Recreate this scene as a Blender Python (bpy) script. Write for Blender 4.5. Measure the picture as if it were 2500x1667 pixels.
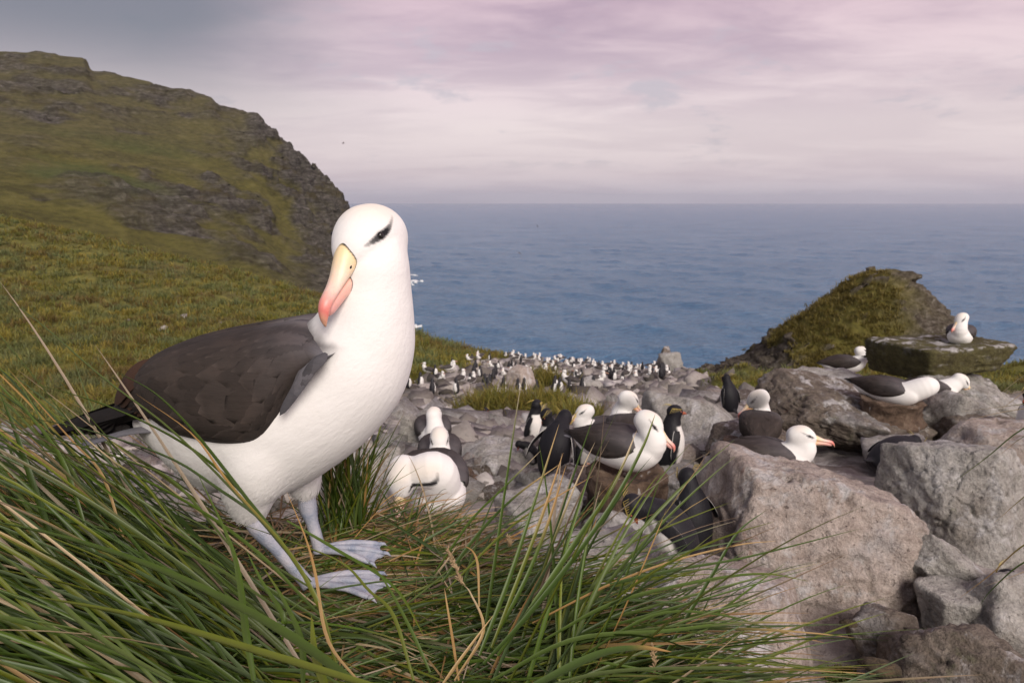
import bpy, bmesh, math, random
import numpy as np
from mathutils import Vector, Matrix
from mathutils.bvhtree import BVHTree

# ------------------------------------------------------------------ scene, camera, world, sun
for o in list(bpy.data.objects): bpy.data.objects.remove(o)
SC = bpy.context.scene
COL = SC.collection
R = math.radians
EYE = 40.0                      # eye height above the sea, metres
F = 2500*24.0/36.0              # focal length in survey units
PITCH = math.atan((833.5-492)/F)
CP, SP = math.cos(PITCH), math.sin(PITCH)

cam = bpy.data.cameras.new('camera'); camo = bpy.data.objects.new('camera', cam); COL.objects.link(camo)
camo.location = (0, 0, EYE); camo.rotation_euler = (math.pi/2-PITCH, 0, 0)
cam.lens = 24; cam.sensor_width = 36; cam.clip_start = 0.02; cam.clip_end = 60000
cam.dof.use_dof = True; cam.dof.focus_distance = 1.28; cam.dof.aperture_fstop = 10.0
SC.camera = camo
SC.view_settings.view_transform = 'Standard'; SC.view_settings.look = 'None'
SC.view_settings.exposure = 0.92; SC.view_settings.gamma = 1; SC.view_settings.use_curve_mapping = False
SC.cycles.use_denoising = True
SC.cycles.max_bounces = 6; SC.cycles.diffuse_bounces = 3; SC.cycles.glossy_bounces = 2
SC.cycles.transmission_bounces = 3; SC.cycles.volume_bounces = 1; SC.cycles.transparent_max_bounces = 6
SC.cycles.sample_clamp_indirect = 6

SUN_EL, SUN_AZ = R(35), R(160)   # azimuth clockwise from +Y (view direction): behind and right
sun = bpy.data.lights.new('sun', 'SUN'); suno = bpy.data.objects.new('sun', sun); COL.objects.link(suno)
sun.energy = 1.5; sun.angle = R(28); sun.color = (1.0, 0.93, 0.84)
sd = Vector((math.sin(SUN_AZ)*math.cos(SUN_EL), math.cos(SUN_AZ)*math.cos(SUN_EL), math.sin(SUN_EL)))
suno.rotation_euler = sd.to_track_quat('Z', 'Y').to_euler(); suno.location = (20, -30, EYE+60)

class NT:
    """tiny node helper"""
    def __init__(s, tree): s.t = tree; s.n = tree.nodes; s.l = tree.links
    def new(s, typ, **kw):
        nd = s.n.new(typ)
        for k, v in kw.items(): setattr(nd, k, v)
        return nd
    def put(s, sock, v):
        if hasattr(v, 'is_output') or isinstance(v, bpy.types.NodeSocket): s.l.new(v, sock)
        elif v is not None: sock.default_value = v
    def math(s, op, a, b=None, c=None, clamp=False):
        nd = s.new('ShaderNodeMath', operation=op, use_clamp=clamp)
        s.put(nd.inputs[0], a); s.put(nd.inputs[1], b)
        if c is not None: s.put(nd.inputs[2], c)
        return nd.outputs[0]
    def vmath(s, op, a, b=None):
        nd = s.new('ShaderNodeVectorMath', operation=op); s.put(nd.inputs[0], a)
        if b is not None: s.put(nd.inputs[1], b)
        return nd.outputs['Value'] if op in ('DOT_PRODUCT', 'LENGTH', 'DISTANCE') else nd.outputs[0]
    def noise(s, vec, scale, detail=4, rough=0.55, dist=0.0, lac=2.0):
        nd = s.new('ShaderNodeTexNoise'); s.put(nd.inputs['Vector'], vec)
        nd.inputs['Scale'].default_value = scale; nd.inputs['Detail'].default_value = detail
        nd.inputs['Roughness'].default_value = rough; nd.inputs['Distortion'].default_value = dist
        nd.inputs['Lacunarity'].default_value = lac
        return nd.outputs['Fac']
    def vor(s, vec, scale, feature='F1'):
        nd = s.new('ShaderNodeTexVoronoi', feature=feature); s.put(nd.inputs['Vector'], vec); nd.inputs['Scale'].default_value = scale
        return nd.outputs['Distance']
    def ramp(s, fac, stops, interp='LINEAR'):
        nd = s.new('ShaderNodeValToRGB'); s.put(nd.inputs[0], fac); cr = nd.color_ramp; cr.interpolation = interp
        while len(cr.elements) < len(stops): cr.elements.new(0.5)
        for e, (p, c) in zip(cr.elements, stops):
            e.position = p; e.color = (*c, 1) if isinstance(c, (tuple, list)) else (c, c, c, 1)
        return nd.outputs[0]
    def sstep(s, x, a, b):
        nd = s.new('ShaderNodeMapRange', interpolation_type='SMOOTHSTEP'); s.put(nd.inputs['Value'], x)
        nd.inputs['From Min'].default_value = a; nd.inputs['From Max'].default_value = b
        return nd.outputs[0]
    def mix(s, fac, a, b, mode='MIX'):
        nd = s.new('ShaderNodeMix', data_type='RGBA', blend_type=mode); s.put(nd.inputs[0], fac)
        for i, v in ((6, a), (7, b)):
            s.put(nd.inputs[i], (*v, 1) if isinstance(v, tuple) and len(v) == 3 else v)
        return nd.outputs[2]
    def mapping(s, vec, scale=(1, 1, 1), rot=(0, 0, 0), loc=(0, 0, 0)):
        nd = s.new('ShaderNodeMapping'); s.put(nd.inputs[0], vec)
        nd.inputs['Scale'].default_value = scale; nd.inputs['Rotation'].default_value = rot; nd.inputs['Location'].default_value = loc
        return nd.outputs[0]
    def bump(s, h, strength=0.5, dist=0.01, nrm=None):
        nd = s.new('ShaderNodeBump'); s.put(nd.inputs['Height'], h)
        nd.inputs['Strength'].default_value = strength; nd.inputs['Distance'].default_value = dist
        if nrm is not None: s.put(nd.inputs['Normal'], nrm)
        return nd.outputs[0]

# world: an even overcast, thin pinkish cloud over a Nishita sky
W = bpy.data.worlds.new('World'); SC.world = W; W.use_nodes = True
W.node_tree.nodes.clear(); N = NT(W.node_tree)
geo = N.new('ShaderNodeNewGeometry'); d = N.vmath('SCALE', geo.outputs['Incoming']); d.node.inputs['Scale'].default_value = -1
tc = N.new('ShaderNodeTexCoord').outputs['Generated']
sep = N.new('ShaderNodeSeparateXYZ'); N.l.new(tc, sep.inputs[0]); dx, dy, dz = sep.outputs
zz = N.math('ADD', N.math('MAXIMUM', dz, 0.0), 0.10)
cb = N.new('ShaderNodeCombineXYZ'); N.l.new(N.math('DIVIDE', dx, zz), cb.inputs[0]); N.l.new(N.math('DIVIDE', dy, zz), cb.inputs[1])
pl = cb.outputs[0]
n1 = N.noise(N.mapping(pl, (0.55, 0.85, 1), (0, 0, R(28)), (3.4, 1.1, 0)), 0.62, 6, 0.52, 0.35)
n2 = N.noise(N.mapping(pl, (0.9, 1.5, 1), (0, 0, R(-18)), (7.7, 2.4, 0)), 1.7, 6, 0.58, 0.5)
cover = N.math('ADD', N.math('MULTIPLY', n1, 0.72), N.math('MULTIPLY', n2, 0.28))
dark = N.math('MULTIPLY', N.sstep(cover, 0.42, 0.60), N.math('ADD', N.math('MULTIPLY', N.sstep(dz, 0.06, 0.24), 0.7), 0.3))                      # cloud thickness
elev = N.math('MULTIPLY', dz, 1.0)
tint = N.ramp(elev, [(0.0, (0.60, 0.54, 0.60)), (0.035, (0.68, 0.575, 0.61)), (0.10, (0.785, 0.655, 0.66)), (0.19, (0.77, 0.59, 0.615)), (0.30, (0.67, 0.45, 0.505)), (1.0, (0.68, 0.52, 0.56))])
shade = N.mix(1.0, tint, (0.60, 0.56, 0.64), 'MULTIPLY')
cloud = N.mix(N.math('MULTIPLY', dark, 1.0), tint, shade)
# low small clouds
n3 = N.noise(N.mapping(tc, (1.0, 1.0, 3.4), (0, 0, 0), (2.3, 0.4, 0.2)), 7.5, 5, 0.6, 0.2)
puff = N.math('MULTIPLY', N.sstep(n3, 0.565, 0.69), N.math('MULTIPLY', N.sstep(elev, 0.03, 0.07), N.sstep(elev, 0.30, 0.14)))
cloud = N.mix(N.math('MULTIPLY', puff, 0.75), cloud, (0.50, 0.44, 0.49))
# the heavier rain cloud over the hill
az = N.math('ARCTAN2', dx, dy)
rain = N.math('ADD', az, N.math('MULTIPLY', N.math('SUBTRACT', n1, 0.5), 0.5))
rainm = N.math('MULTIPLY', N.sstep(rain, -0.12, -0.50), N.sstep(elev, 0.04, 0.22))
cloud = N.mix(N.math('MULTIPLY', rainm, 0.92), cloud, (0.13, 0.13, 0.155))
sky = N.new('ShaderNodeTexSky', sky_type='NISHITA'); sky.sun_disc = False
sky.sun_elevation = SUN_EL; sky.sun_rotation = SUN_AZ; sky.altitude = 40; sky.air_density = 1.2; sky.dust_density = 3.0
bg1 = N.new('ShaderNodeBackground'); N.l.new(cloud, bg1.inputs[0]); bg1.inputs[1].default_value = 0.53
bg2 = N.new('ShaderNodeBackground'); N.l.new(sky.outputs[0], bg2.inputs[0]); bg2.inputs[1].default_value = 0.012
add = N.new('ShaderNodeAddShader'); N.l.new(bg1.outputs[0], add.inputs[0]); N.l.new(bg2.outputs[0], add.inputs[1])
out = N.new('ShaderNodeOutputWorld'); N.l.new(add.outputs[0], out.inputs[0])

# ------------------------------------------------------------------ numeric helpers
rng = np.random.default_rng(11)
def P(px, row, y):
    """survey bearing (px,row) at forward distance y -> world point"""
    u = (833.5-row)/F; k = y/(CP+u*SP)
    return Vector(((px-1250)/F*k, y, EYE+(-SP+u*CP)*k))
def zrow(row, y):
    u = (833.5-row)/F
    return (-SP+u*CP)/(CP+u*SP)*y
def mpp(y, row=1000):            # metres per survey unit there
    u = (833.5-row)/F
    return y/(CP+u*SP)/F

_perm = rng.permutation(4096)
_grad = rng.normal(size=(4096, 3)); _grad /= np.linalg.norm(_grad, axis=1)[:, None]
def pnoise(p):
    p = np.asarray(p, float); i = np.floor(p).astype(np.int64); f = p-i
    w = f*f*f*(f*(f*6-15)+10); res = 0
    for a in (0, 1):
        for b in (0, 1):
            for c in (0, 1):
                h = _perm[(_perm[(_perm[(i[:, 0]+a) & 4095]+i[:, 1]+b) & 4095]+i[:, 2]+c) & 4095]
                g = _grad[h]
                v = g[:, 0]*(f[:, 0]-a)+g[:, 1]*(f[:, 1]-b)+g[:, 2]*(f[:, 2]-c)
                res = res+v*(w[:, 0] if a else 1-w[:, 0])*(w[:, 1] if b else 1-w[:, 1])*(w[:, 2] if c else 1-w[:, 2])
    return res*1.6
def fbm(p, octv=4, gain=0.5, lac=2.03):
    p = np.asarray(p, float); s = 0; a = 1.0
    for k in range(octv):
        s = s+a*pnoise(p+17.3*k); p = p*lac; a *= gain
    return s
def ridged(p, octv=4, gain=0.5, lac=2.1):
    p = np.asarray(p, float); s = 0; a = 1.0
    for k in range(octv):
        s = s+a*(1-2*np.abs(pnoise(p+9.1*k))); p = p*lac; a *= gain
    return s
def smooth01(x, a, b):
    t = np.clip((np.asarray(x, float)-a)/(b-a), 0, 1); return t*t*(3-2*t)

def mesh_from(name, V, faces, mats=(), smooth=True, colors=None, midx=None, uv=None):
    me = bpy.data.meshes.new(name)
    V = np.asarray(V, np.float32)
    if isinstance(faces, np.ndarray):
        n, k = faces.shape
        me.vertices.add(len(V)); me.vertices.foreach_set('co', V.ravel())
        me.loops.add(n*k); me.loops.foreach_set('vertex_index', faces.ravel().astype(np.int32))
        me.polygons.add(n); me.polygons.foreach_set('loop_start', np.arange(0, n*k, k, dtype=np.int32))
        try: me.polygons.foreach_set('loop_total', np.full(n, k, np.int32))
        except Exception: pass
        me.update(calc_edges=True)
    else:
        me.from_pydata([tuple(map(float, v)) for v in V], [], [tuple(int(i) for i in f) for f in faces])
    for m in mats: me.materials.append(m)
    if smooth: me.polygons.foreach_set('use_smooth', np.ones(len(me.polygons), bool))
    if midx is not None: me.polygons.foreach_set('material_index', np.asarray(midx, np.int32))
    if colors is not None: set_col(me, colors)
    me.validate(); me.update()
    return me
def set_col(me, colors, name='Col'):
    colors = np.asarray(colors, np.float32)
    if colors.shape[1] == 3: colors = np.hstack([colors, np.ones((len(colors), 1), np.float32)])
    at = me.color_attributes.new(name, 'FLOAT_COLOR', 'POINT'); at.data.foreach_set('color', colors.ravel())
def link(name, me, parent=None, **props):
    o = bpy.data.objects.new(name, me); COL.objects.link(o)
    if parent is not None: o.parent = parent
    for k, v in props.items(): o[k] = v
    return o
def empty(name, loc=(0, 0, 0), rot=(0, 0, 0), **props):
    o = bpy.data.objects.new(name, None); COL.objects.link(o); o.location = loc; o.rotation_euler = rot
    o.empty_display_size = 0.1
    for k, v in props.items(): o[k] = v
    return o
def grid_faces(nu, nv, wrap_v=False):
    i = np.arange(nu-1)[:, None]; j = np.arange(nv if wrap_v else nv-1)[None, :]
    a = i*nv+j; b = i*nv+(j+1) % nv; c = (i+1)*nv+(j+1) % nv; d_ = (i+1)*nv+j
    return np.stack([a+0*b, b+0*a, c+0*a, d_+0*a], -1).reshape(-1, 4)

def material(name, build, rough=0.7):
    m = bpy.data.materials.new(name); m.use_nodes = True; nt = NT(m.node_tree)
    nt.b = m.node_tree.nodes['Principled BSDF']; nt.b.inputs['Roughness'].default_value = rough
    def attr(nm='Col'):
        a = nt.new('ShaderNodeAttribute'); a.attribute_name = nm; return a
    nt.attr = attr
    nt.obj = nt.new('ShaderNodeTexCoord').outputs['Object']
    nt.pos = nt.new('ShaderNodeNewGeometry').outputs['Position']
    build(nt)
    return m
def base(nt, col): nt.put(nt.b.inputs['Base Color'], (*col, 1) if isinstance(col, tuple) and len(col) == 3 else col)
def nrm(nt, b): nt.l.new(b, nt.b.inputs['Normal'])
def unit(v): v = np.asarray(v, float); return v/np.linalg.norm(v)
# ------------------------------------------------------------------ terrain
# survey table: bearing column -> list of (forward distance, row) ; a bare negative second value is a height below the eye
G_COLS = {
 -900: [(8,1090),(14,1050),(25,930),(40,760),(70,560),(95,430),(110,405),(150,430)],
 -300: [(3,-1.95),(6,-2.45),(12,1090),(18,1045),(25,960),(40,790),(60,660),(90,490),(105,462),(150,520)],
 0:    [(3,-1.95),(6,-2.4),(12,1085),(18,1035),(25,960),(40,812),(60,695),(88,540),(100,518),(140,580)],
 300:  [(3,-1.95),(6,-2.4),(12,1080),(18,1022),(25,955),(40,835),(60,722),(82,606),(94,584),(130,650)],
 600:  [(3,-1.9),(6,-2.35),(12,1075),(18,1012),(25,950),(40,855),(55,768),(74,680),(84,662),(120,740)],
 800:  [(3,-1.85),(6,-2.3),(12,1065),(18,1002),(25,948),(40,868),(55,795),(68,738),(77,724),(110,810)],
 1000: [(3,-1.8),(6,-2.25),(12,1055),(18,990),(25,940),(40,868),(48,826),(55,812),(80,900)],
 1150: [(3,-1.8),(6,-2.25),(12,1055),(18,988),(25,944),(40,892),(50,868),(56,862),(85,940)],
 1300: [(3,-1.8),(6,-2.3),(12,1045),(18,985),(25,945),(40,902),(50,888),(56,886),(85,960)],
 1500: [(3,-1.75),(6,-2.3),(12,1030),(18,978),(25,945),(40,912),(50,904),(55,905),(85,980)],
 1700: [(3,-1.75),(5,1170),(8,1060),(12,1000),(18,958),(25,930),(34,917),(40,918),(70,990)],
 2000: [(2,-1.85),(4,1225),(6,1110),(9,1010),(14,958),(20,933),(28,920),(33,922),(60,990)],
 2300: [(2,-1.85),(3.5,1345),(6,1100),(9,1000),(14,955),(22,930),(28,924),(33,928),(60,1000)],
 2500: [(2,-1.8),(3.2,1430),(6,1090),(9,985),(14,950),(20,915),(25,908),(30,915),(60,1000)],
 3100: [(2,-1.7),(6,1060),(9,960),(14,920),(22,880),(28,880),(60,1000)],
}
T_AX = np.linspace(-1.5, 1.5, 241); LY_AX = np.linspace(math.log(1.0), math.log(400), 241); Y_AX = np.exp(LY_AX)
SEA_Z = -EYE
def _col(entries):
    ys, zs = [0.0], [None]
    for y, r in entries:
        ys.append(y); zs.append(r if r < 0 else zrow(r, y))
    zs[0] = max(zs[1], -1.95) if ys[1] <= 3 else -1.95
    yl, zl = ys[-1], zs[-1]
    ys += [yl+45, yl+90, 2000]; zs += [min(zl-26, SEA_Z+2), SEA_Z-6, SEA_Z-12]
    return np.interp(Y_AX, ys, zs)
_keys = sorted(G_COLS); _tk = np.array([(k-1250)/F/0.975 for k in _keys]); _zc = np.array([_col(G_COLS[k]) for k in _keys])
GT = np.array([np.interp(T_AX, _tk, _zc[:, j]) for j in range(len(Y_AX))]).T
def blur(A, n):
    for _ in range(n):
        B = np.pad(A, 1, mode='edge')
        A = (B[1:-1, 1:-1]*2+B[:-2, 1:-1]+B[2:, 1:-1]+B[1:-1, :-2]+B[1:-1, 2:])/6
    return A
GT = blur(GT, 5)
def gz_rel(x, y):
    x = np.asarray(x, float); y = np.asarray(y, float); yy = np.maximum(y, 1.0)
    ti = np.clip((x/yy-T_AX[0])/(T_AX[1]-T_AX[0]), 0, len(T_AX)-1.001); li = np.clip((np.log(yy)-LY_AX[0])/(LY_AX[1]-LY_AX[0]), 0, len(LY_AX)-1.001)
    a = ti.astype(int); b = li.astype(int); fa = ti-a; fb = li-b
    return (GT[a, b]*(1-fa)+GT[a+1, b]*fa)*(1-fb)+(GT[a, b+1]*(1-fa)+GT[a+1, b+1]*fa)*fb
def px_of(x, y): return 1250+x/np.maximum(y, 1.0)*F*0.975
_GB = np.array([(-2500, 9), (-300, 11.5), (0, 13), (600, 17), (900, 21), (1010, 24), (1080, 30), (1150, 37), (1220, 46), (1290, 60), (1640, 60), (1680, 33), (1730, 19), (1790, 12), (1900, 10.5), (2200, 11), (2330, 12), (2440, 11), (3200, 10)])
def grass_mask(x, y):
    """1 on the grassy slopes, 0 on the bare bird colony"""
    px = px_of(x, y); yb = np.interp(px, _GB[:, 0], _GB[:, 1])
    n = pnoise(np.stack([x*0.35, y*0.35, 0*x+3.3], -1))
    return smooth01(y/yb+0.18*n, 0.93, 1.06)
def ground_z(x, y, detail=True):
    x = np.atleast_1d(np.asarray(x, float)); y = np.atleast_1d(np.asarray(y, float)); z = gz_rel(x, y)
    if detail:
        dist = np.hypot(x, y); g = grass_mask(x, y)
        z = z+0.22*fbm(np.stack([x*0.22, y*0.22, 0*x], -1), 3)*smooth01(dist, 4, 22)
        z = z+g*(0.55*np.abs(pnoise(np.stack([x*0.62, y*0.62, 0*x+5], -1)))+0.14*pnoise(np.stack([x*1.5, y*1.5, 0*x+6], -1)))*smooth01(dist, 5, 14)
        z = z+(1-g)*(0.05*ridged(np.stack([x*1.3, y*1.3, 0*x+8], -1), 3))*smooth01(dist, 1, 6)
    return z+EYE
def gpoint(px, y, dz=0.0):
    """point on the ground in bearing px at forward distance y"""
    x = (px-1250)/F*y/0.975
    for _ in range(3):
        z = float(ground_z(x, y)[0])-EYE
        u = (z/y+SP/CP)/1.0
        k = y*CP-z*SP
        x = (px-1250)/F*k
    return Vector((x, y, z+EYE+dz))

def mat_ground(nt):
    a = nt.attr(); g = nt.new('ShaderNodeSeparateColor'); nt.l.new(a.outputs[0], g.inputs[0])
    p = nt.pos
    n1 = nt.noise(p, 0.9, 6, 0.6, 0.3); n2 = nt.noise(p, 6.0, 6, 0.65); n3 = nt.noise(p, 30, 4, 0.6); nb = nt.noise(p, 0.12, 3, 0.5)
    rock = nt.ramp(n2, [(0.25, (0.130, 0.111, 0.098)), (0.45, (0.286, 0.254, 0.234)), (0.6, (0.390, 0.351, 0.332)), (0.8, (0.546, 0.507, 0.481))])
    rock = nt.mix(nt.sstep(n1, 0.52, 0.68), rock, (0.13, 0.105, 0.085))
    rock = nt.mix(nt.math('MULTIPLY', nt.sstep(nt.noise(p, 3.1, 5, 0.7), 0.60, 0.70), 0.7), rock, (0.62, 0.60, 0.58))
    gr = nt.ramp(n1, [(0.3, (0.091, 0.070, 0.025)), (0.45, (0.119, 0.120, 0.028)), (0.6, (0.196, 0.182, 0.042)), (0.75, (0.280, 0.224, 0.059))])
    gr = nt.mix(nt.math('MULTIPLY', nt.sstep(nb, 0.45, 0.65), 0.5), gr, (0.10, 0.075, 0.028))
    gr = nt.mix(nt.sstep(n2, 0.58, 0.75), gr, (0.045, 0.04, 0.016))
    base(nt, nt.mix(g.outputs[0], rock, gr))
    nrm(nt, nt.bump(nt.math('ADD', n2, nt.math('MULTIPLY', n3, 0.4)), 0.9, 0.06))
    nt.b.inputs['Specular IOR Level'].default_value = 0.25
M_GROUND = material('colony_ground', mat_ground, 0.9)

def build_ground():
    ts = np.linspace(-1.45, 1.45, 340); ys = np.concatenate([np.linspace(-9, 0.9, 12), np.exp(np.linspace(0, math.log(230), 270))])
    Tt, Yy = np.meshgrid(ts, ys, indexing='ij'); X = Tt*np.maximum(Yy, 1.0); x = X.ravel(); y = Yy.ravel()
    z = ground_z(x, y); g = grass_mask(x, y)
    me = mesh_from('ground', np.stack([x, y, z], -1), grid_faces(len(ts), len(ys))[:, ::-1], [M_GROUND], colors=np.stack([g, g, g], -1))
    link('ground', me, kind='structure')
build_ground()

# sea ----------------------------------------------------------------
def mat_sea(nt):
    p = nt.pos
    big = nt.noise(nt.mapping(p, (1, 1.6, 1), (0, 0, R(25))), 0.010, 4, 0.5)
    w1 = nt.noise(nt.mapping(p, (1.0, 1.7, 1), (0, 0, R(-14))), 0.26, 5, 0.62, 0.4)
    w2 = nt.noise(nt.mapping(p, (1.0, 1.5, 1), (0, 0, R(20))), 1.0, 4, 0.62, 0.3)
    deep = nt.ramp(nt.math('ADD', nt.math('ADD', nt.math('MULTIPLY', w1, 0.45), nt.math('MULTIPLY', w2, 0.30)), nt.math('MULTIPLY', big, 0.25)), [(0.34, (0.035, 0.115, 0.225)), (0.5, (0.075, 0.180, 0.310)), (0.66, (0.150, 0.265, 0.40))])  # light and dark of the ripples put into the water colour
    cap = nt.math('MULTIPLY', nt.sstep(w2, 0.745, 0.79), nt.sstep(w1, 0.5, 0.62))
    base(nt, nt.mix(cap, deep, (0.7, 0.72, 0.74)))
    nt.b.inputs['Roughness'].default_value = 0.22; nt.b.inputs['IOR'].default_value = 1.333
    nt.b.inputs['Specular IOR Level'].default_value = 0.26
    h = nt.math('ADD', nt.math('MULTIPLY', w1, 2.2), nt.math('MULTIPLY', w2, 0.8))
    nrm(nt, nt.bump(h, 1.0, 0.75))
M_SEA = material('sea_water', mat_sea)
def build_sea():
    ts = np.linspace(-1.3, 1.4, 280); ys = np.exp(np.linspace(math.log(35), math.log(14000), 430))
    Tt, Yy = np.meshgrid(ts, ys, indexing='ij'); x = (Tt*Yy).ravel(); y = Yy.ravel()
    z = np.zeros_like(x); r = np.random.default_rng(3)
    for k in range(26):
        L = 2.2*1.24**(k*0.62); a = R(205)+r.normal()*0.55; A = 0.008*L**0.95*(0.6 if L > 20 else 1)
        ph = (x*math.sin(a)+y*math.cos(a))*2*math.pi/L+r.uniform(0, 6.28)+1.2*pnoise(np.stack([x/(L*4), y/(L*4), 0*x+k], -1))
        z += A*np.sin(ph)*np.clip(1.6-y*0.9/(L*120), 0, 1)
    me = mesh_from('sea', np.stack([x, y, z], -1), grid_faces(len(ts), len(ys))[:, ::-1], [M_SEA])
    link('sea', me, kind='structure')
build_sea()

# far headland -------------------------------------------------------
H_COLS = {
 -700: [(60,800),(120,560),(200,330),(300,150),(360,60),(380,55),(460,120)],
 -300: [(70,800),(130,590),(200,420),(300,225),(350,120),(372,96),(450,170)],
 0:    [(80,800),(140,640),(170,540),(230,395),(300,255),(350,150),(368,117),(376,114),(450,200)],
 130:  [(85,800),(145,640),(190,520),(250,385),(310,270),(355,165),(372,126),(380,123),(450,220)],
 250:  [(90,800),(150,650),(200,525),(260,400),(315,285),(355,185),(372,138),(378,135),(450,240)],
 266:  [(90,800),(150,650),(200,530),(260,405),(315,290),(355,205),(372,174),(378,171),(450,260)],
 400:  [(100,800),(155,670),(210,560),(270,440),(330,320),(362,232),(374,196),(380,194),(450,300)],
 416:  [(100,800),(155,670),(210,562),(270,445),(330,325),(362,240),(374,212),(380,208),(450,300)],
 540:  [(110,800),(160,690),(220,580),(280,470),(335,360),(365,275),(376,242),(382,242),(450,340)],
 556:  [(110,800),(160,690),(220,582),(280,474),(335,368),(365,290),(376,262),(382,258),(450,350)],
 640:  [(115,800),(165,700),(230,600),(290,500),(340,400),(368,310),(378,282),(384,282),(450,380)],
 690:  [(120,800),(170,708),(240,620),(300,530),(345,440),(372,360),(380,335),(386,336),(450,440)],
 712:  [(120,800),(170,712),(240,628),(300,545),(345,465),(372,388),(381,362),(388,362),(450,470)],
 790:  [(130,800),(180,720),(250,650),(310,590),(350,530),(376,455),(384,428),(390,430),(450,520)],
 812:  [(130,800),(180,724),(250,660),(310,605),(350,550),(376,480),(384,458),(392,462),(450,550)],
 848:  [(140,810),(190,732),(260,680),(320,640),(355,600),(378,530),(386,500),(394,505),(450,600)],
 880:  [(150,820),(200,740),(270,705),(330,680),(362,650),(382,590),(390,566),(398,575),(450,660)],
 915:  [(160,830),(210,765),(280,730),(340,715),(368,690),(386,650),(396,640),(404,650),(450,720)],
 960:  [(160,860),(220,810),(290,790),(350,770),(380,745),(396,725),(410,730),(450,780)],
 1010: [(160,900),(220,870),(290,850),(400,830),(450,850)],
 1200: [(160,1000),(450,1000)],
}
_hk = sorted(H_COLS); _ht = np.array([(k-1250)/F/1.015 for k in _hk])
HY = np.linspace(60, 520, 300)
def _hcol(e):
    ys = [a for a, _ in e]; zs = [zrow(r, a) for a, r in e]
    ys += [ys[-1]+60, ys[-1]+140]; zs += [min(zs[-1]-40, -45), -60]
    return np.interp(HY, ys, zs)
_hz = np.array([_hcol(H_COLS[k]) for k in _hk])
def mat_hill(nt):
    a = nt.attr(); s = nt.new('ShaderNodeSeparateColor'); nt.l.new(a.outputs[0], s.inputs[0])
    p = nt.pos; sc = nt.mapping(p, (1, 1, 2.6), (0, R(14), 0))
    n1 = nt.noise(sc, 0.055, 6, 0.62, 0.5); n2 = nt.noise(sc, 0.35, 6, 0.65); n3 = nt.noise(p, 0.022, 4, 0.55); n4 = nt.noise(sc, 1.4, 4, 0.6)
    gr = nt.ramp(nt.math('ADD', nt.math('MULTIPLY', n1, 0.55), nt.math('MULTIPLY', n2, 0.45)), [(0.30, (0.040, 0.030, 0.012)), (0.44, (0.098, 0.092, 0.026)), (0.55, (0.150, 0.138, 0.038)), (0.70, (0.215, 0.190, 0.068))])
    gr = nt.mix(nt.math('MULTIPLY', s.outputs[2], 0.50), gr, nt.ramp(n2, [(0.3, (0.052, 0.046, 0.034)), (0.55, (0.105, 0.094, 0.068)), (0.75, (0.175, 0.160, 0.128))]))
    gr = nt.mix(nt.math('MULTIPLY', s.outputs[1], 0.85), gr, nt.ramp(n2, [(0.3, (0.060, 0.078, 0.024)), (0.7, (0.125, 0.145, 0.05))]))
    rk = nt.ramp(n2, [(0.28, (0.030, 0.026, 0.023)), (0.45, (0.085, 0.077, 0.067)), (0.60, (0.150, 0.139, 0.124)), (0.78, (0.30, 0.285, 0.262))])
    rk = nt.mix(nt.sstep(n1, 0.5, 0.68), rk, (0.075, 0.062, 0.032)); lay = nt.noise(nt.mapping(p, (0.05, 0.05, 0.55), (0, R(13), 0)), 1.0, 5, 0.65, 0.3); rk = nt.mix(nt.math('MULTIPLY', nt.sstep(lay, 0.50, 0.60), 0.6), rk, (0.030, 0.026, 0.022))
    base(nt, nt.mix(s.outputs[0], gr, rk))
    nrm(nt, nt.bump(nt.math('ADD', n2, nt.math('MULTIPLY', n4, 0.5)), 0.9, 1.6))
    nt.b.inputs['Specular IOR Level'].default_value = 0.15
M_HILL = material('hillside', mat_hill, 0.95)
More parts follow.
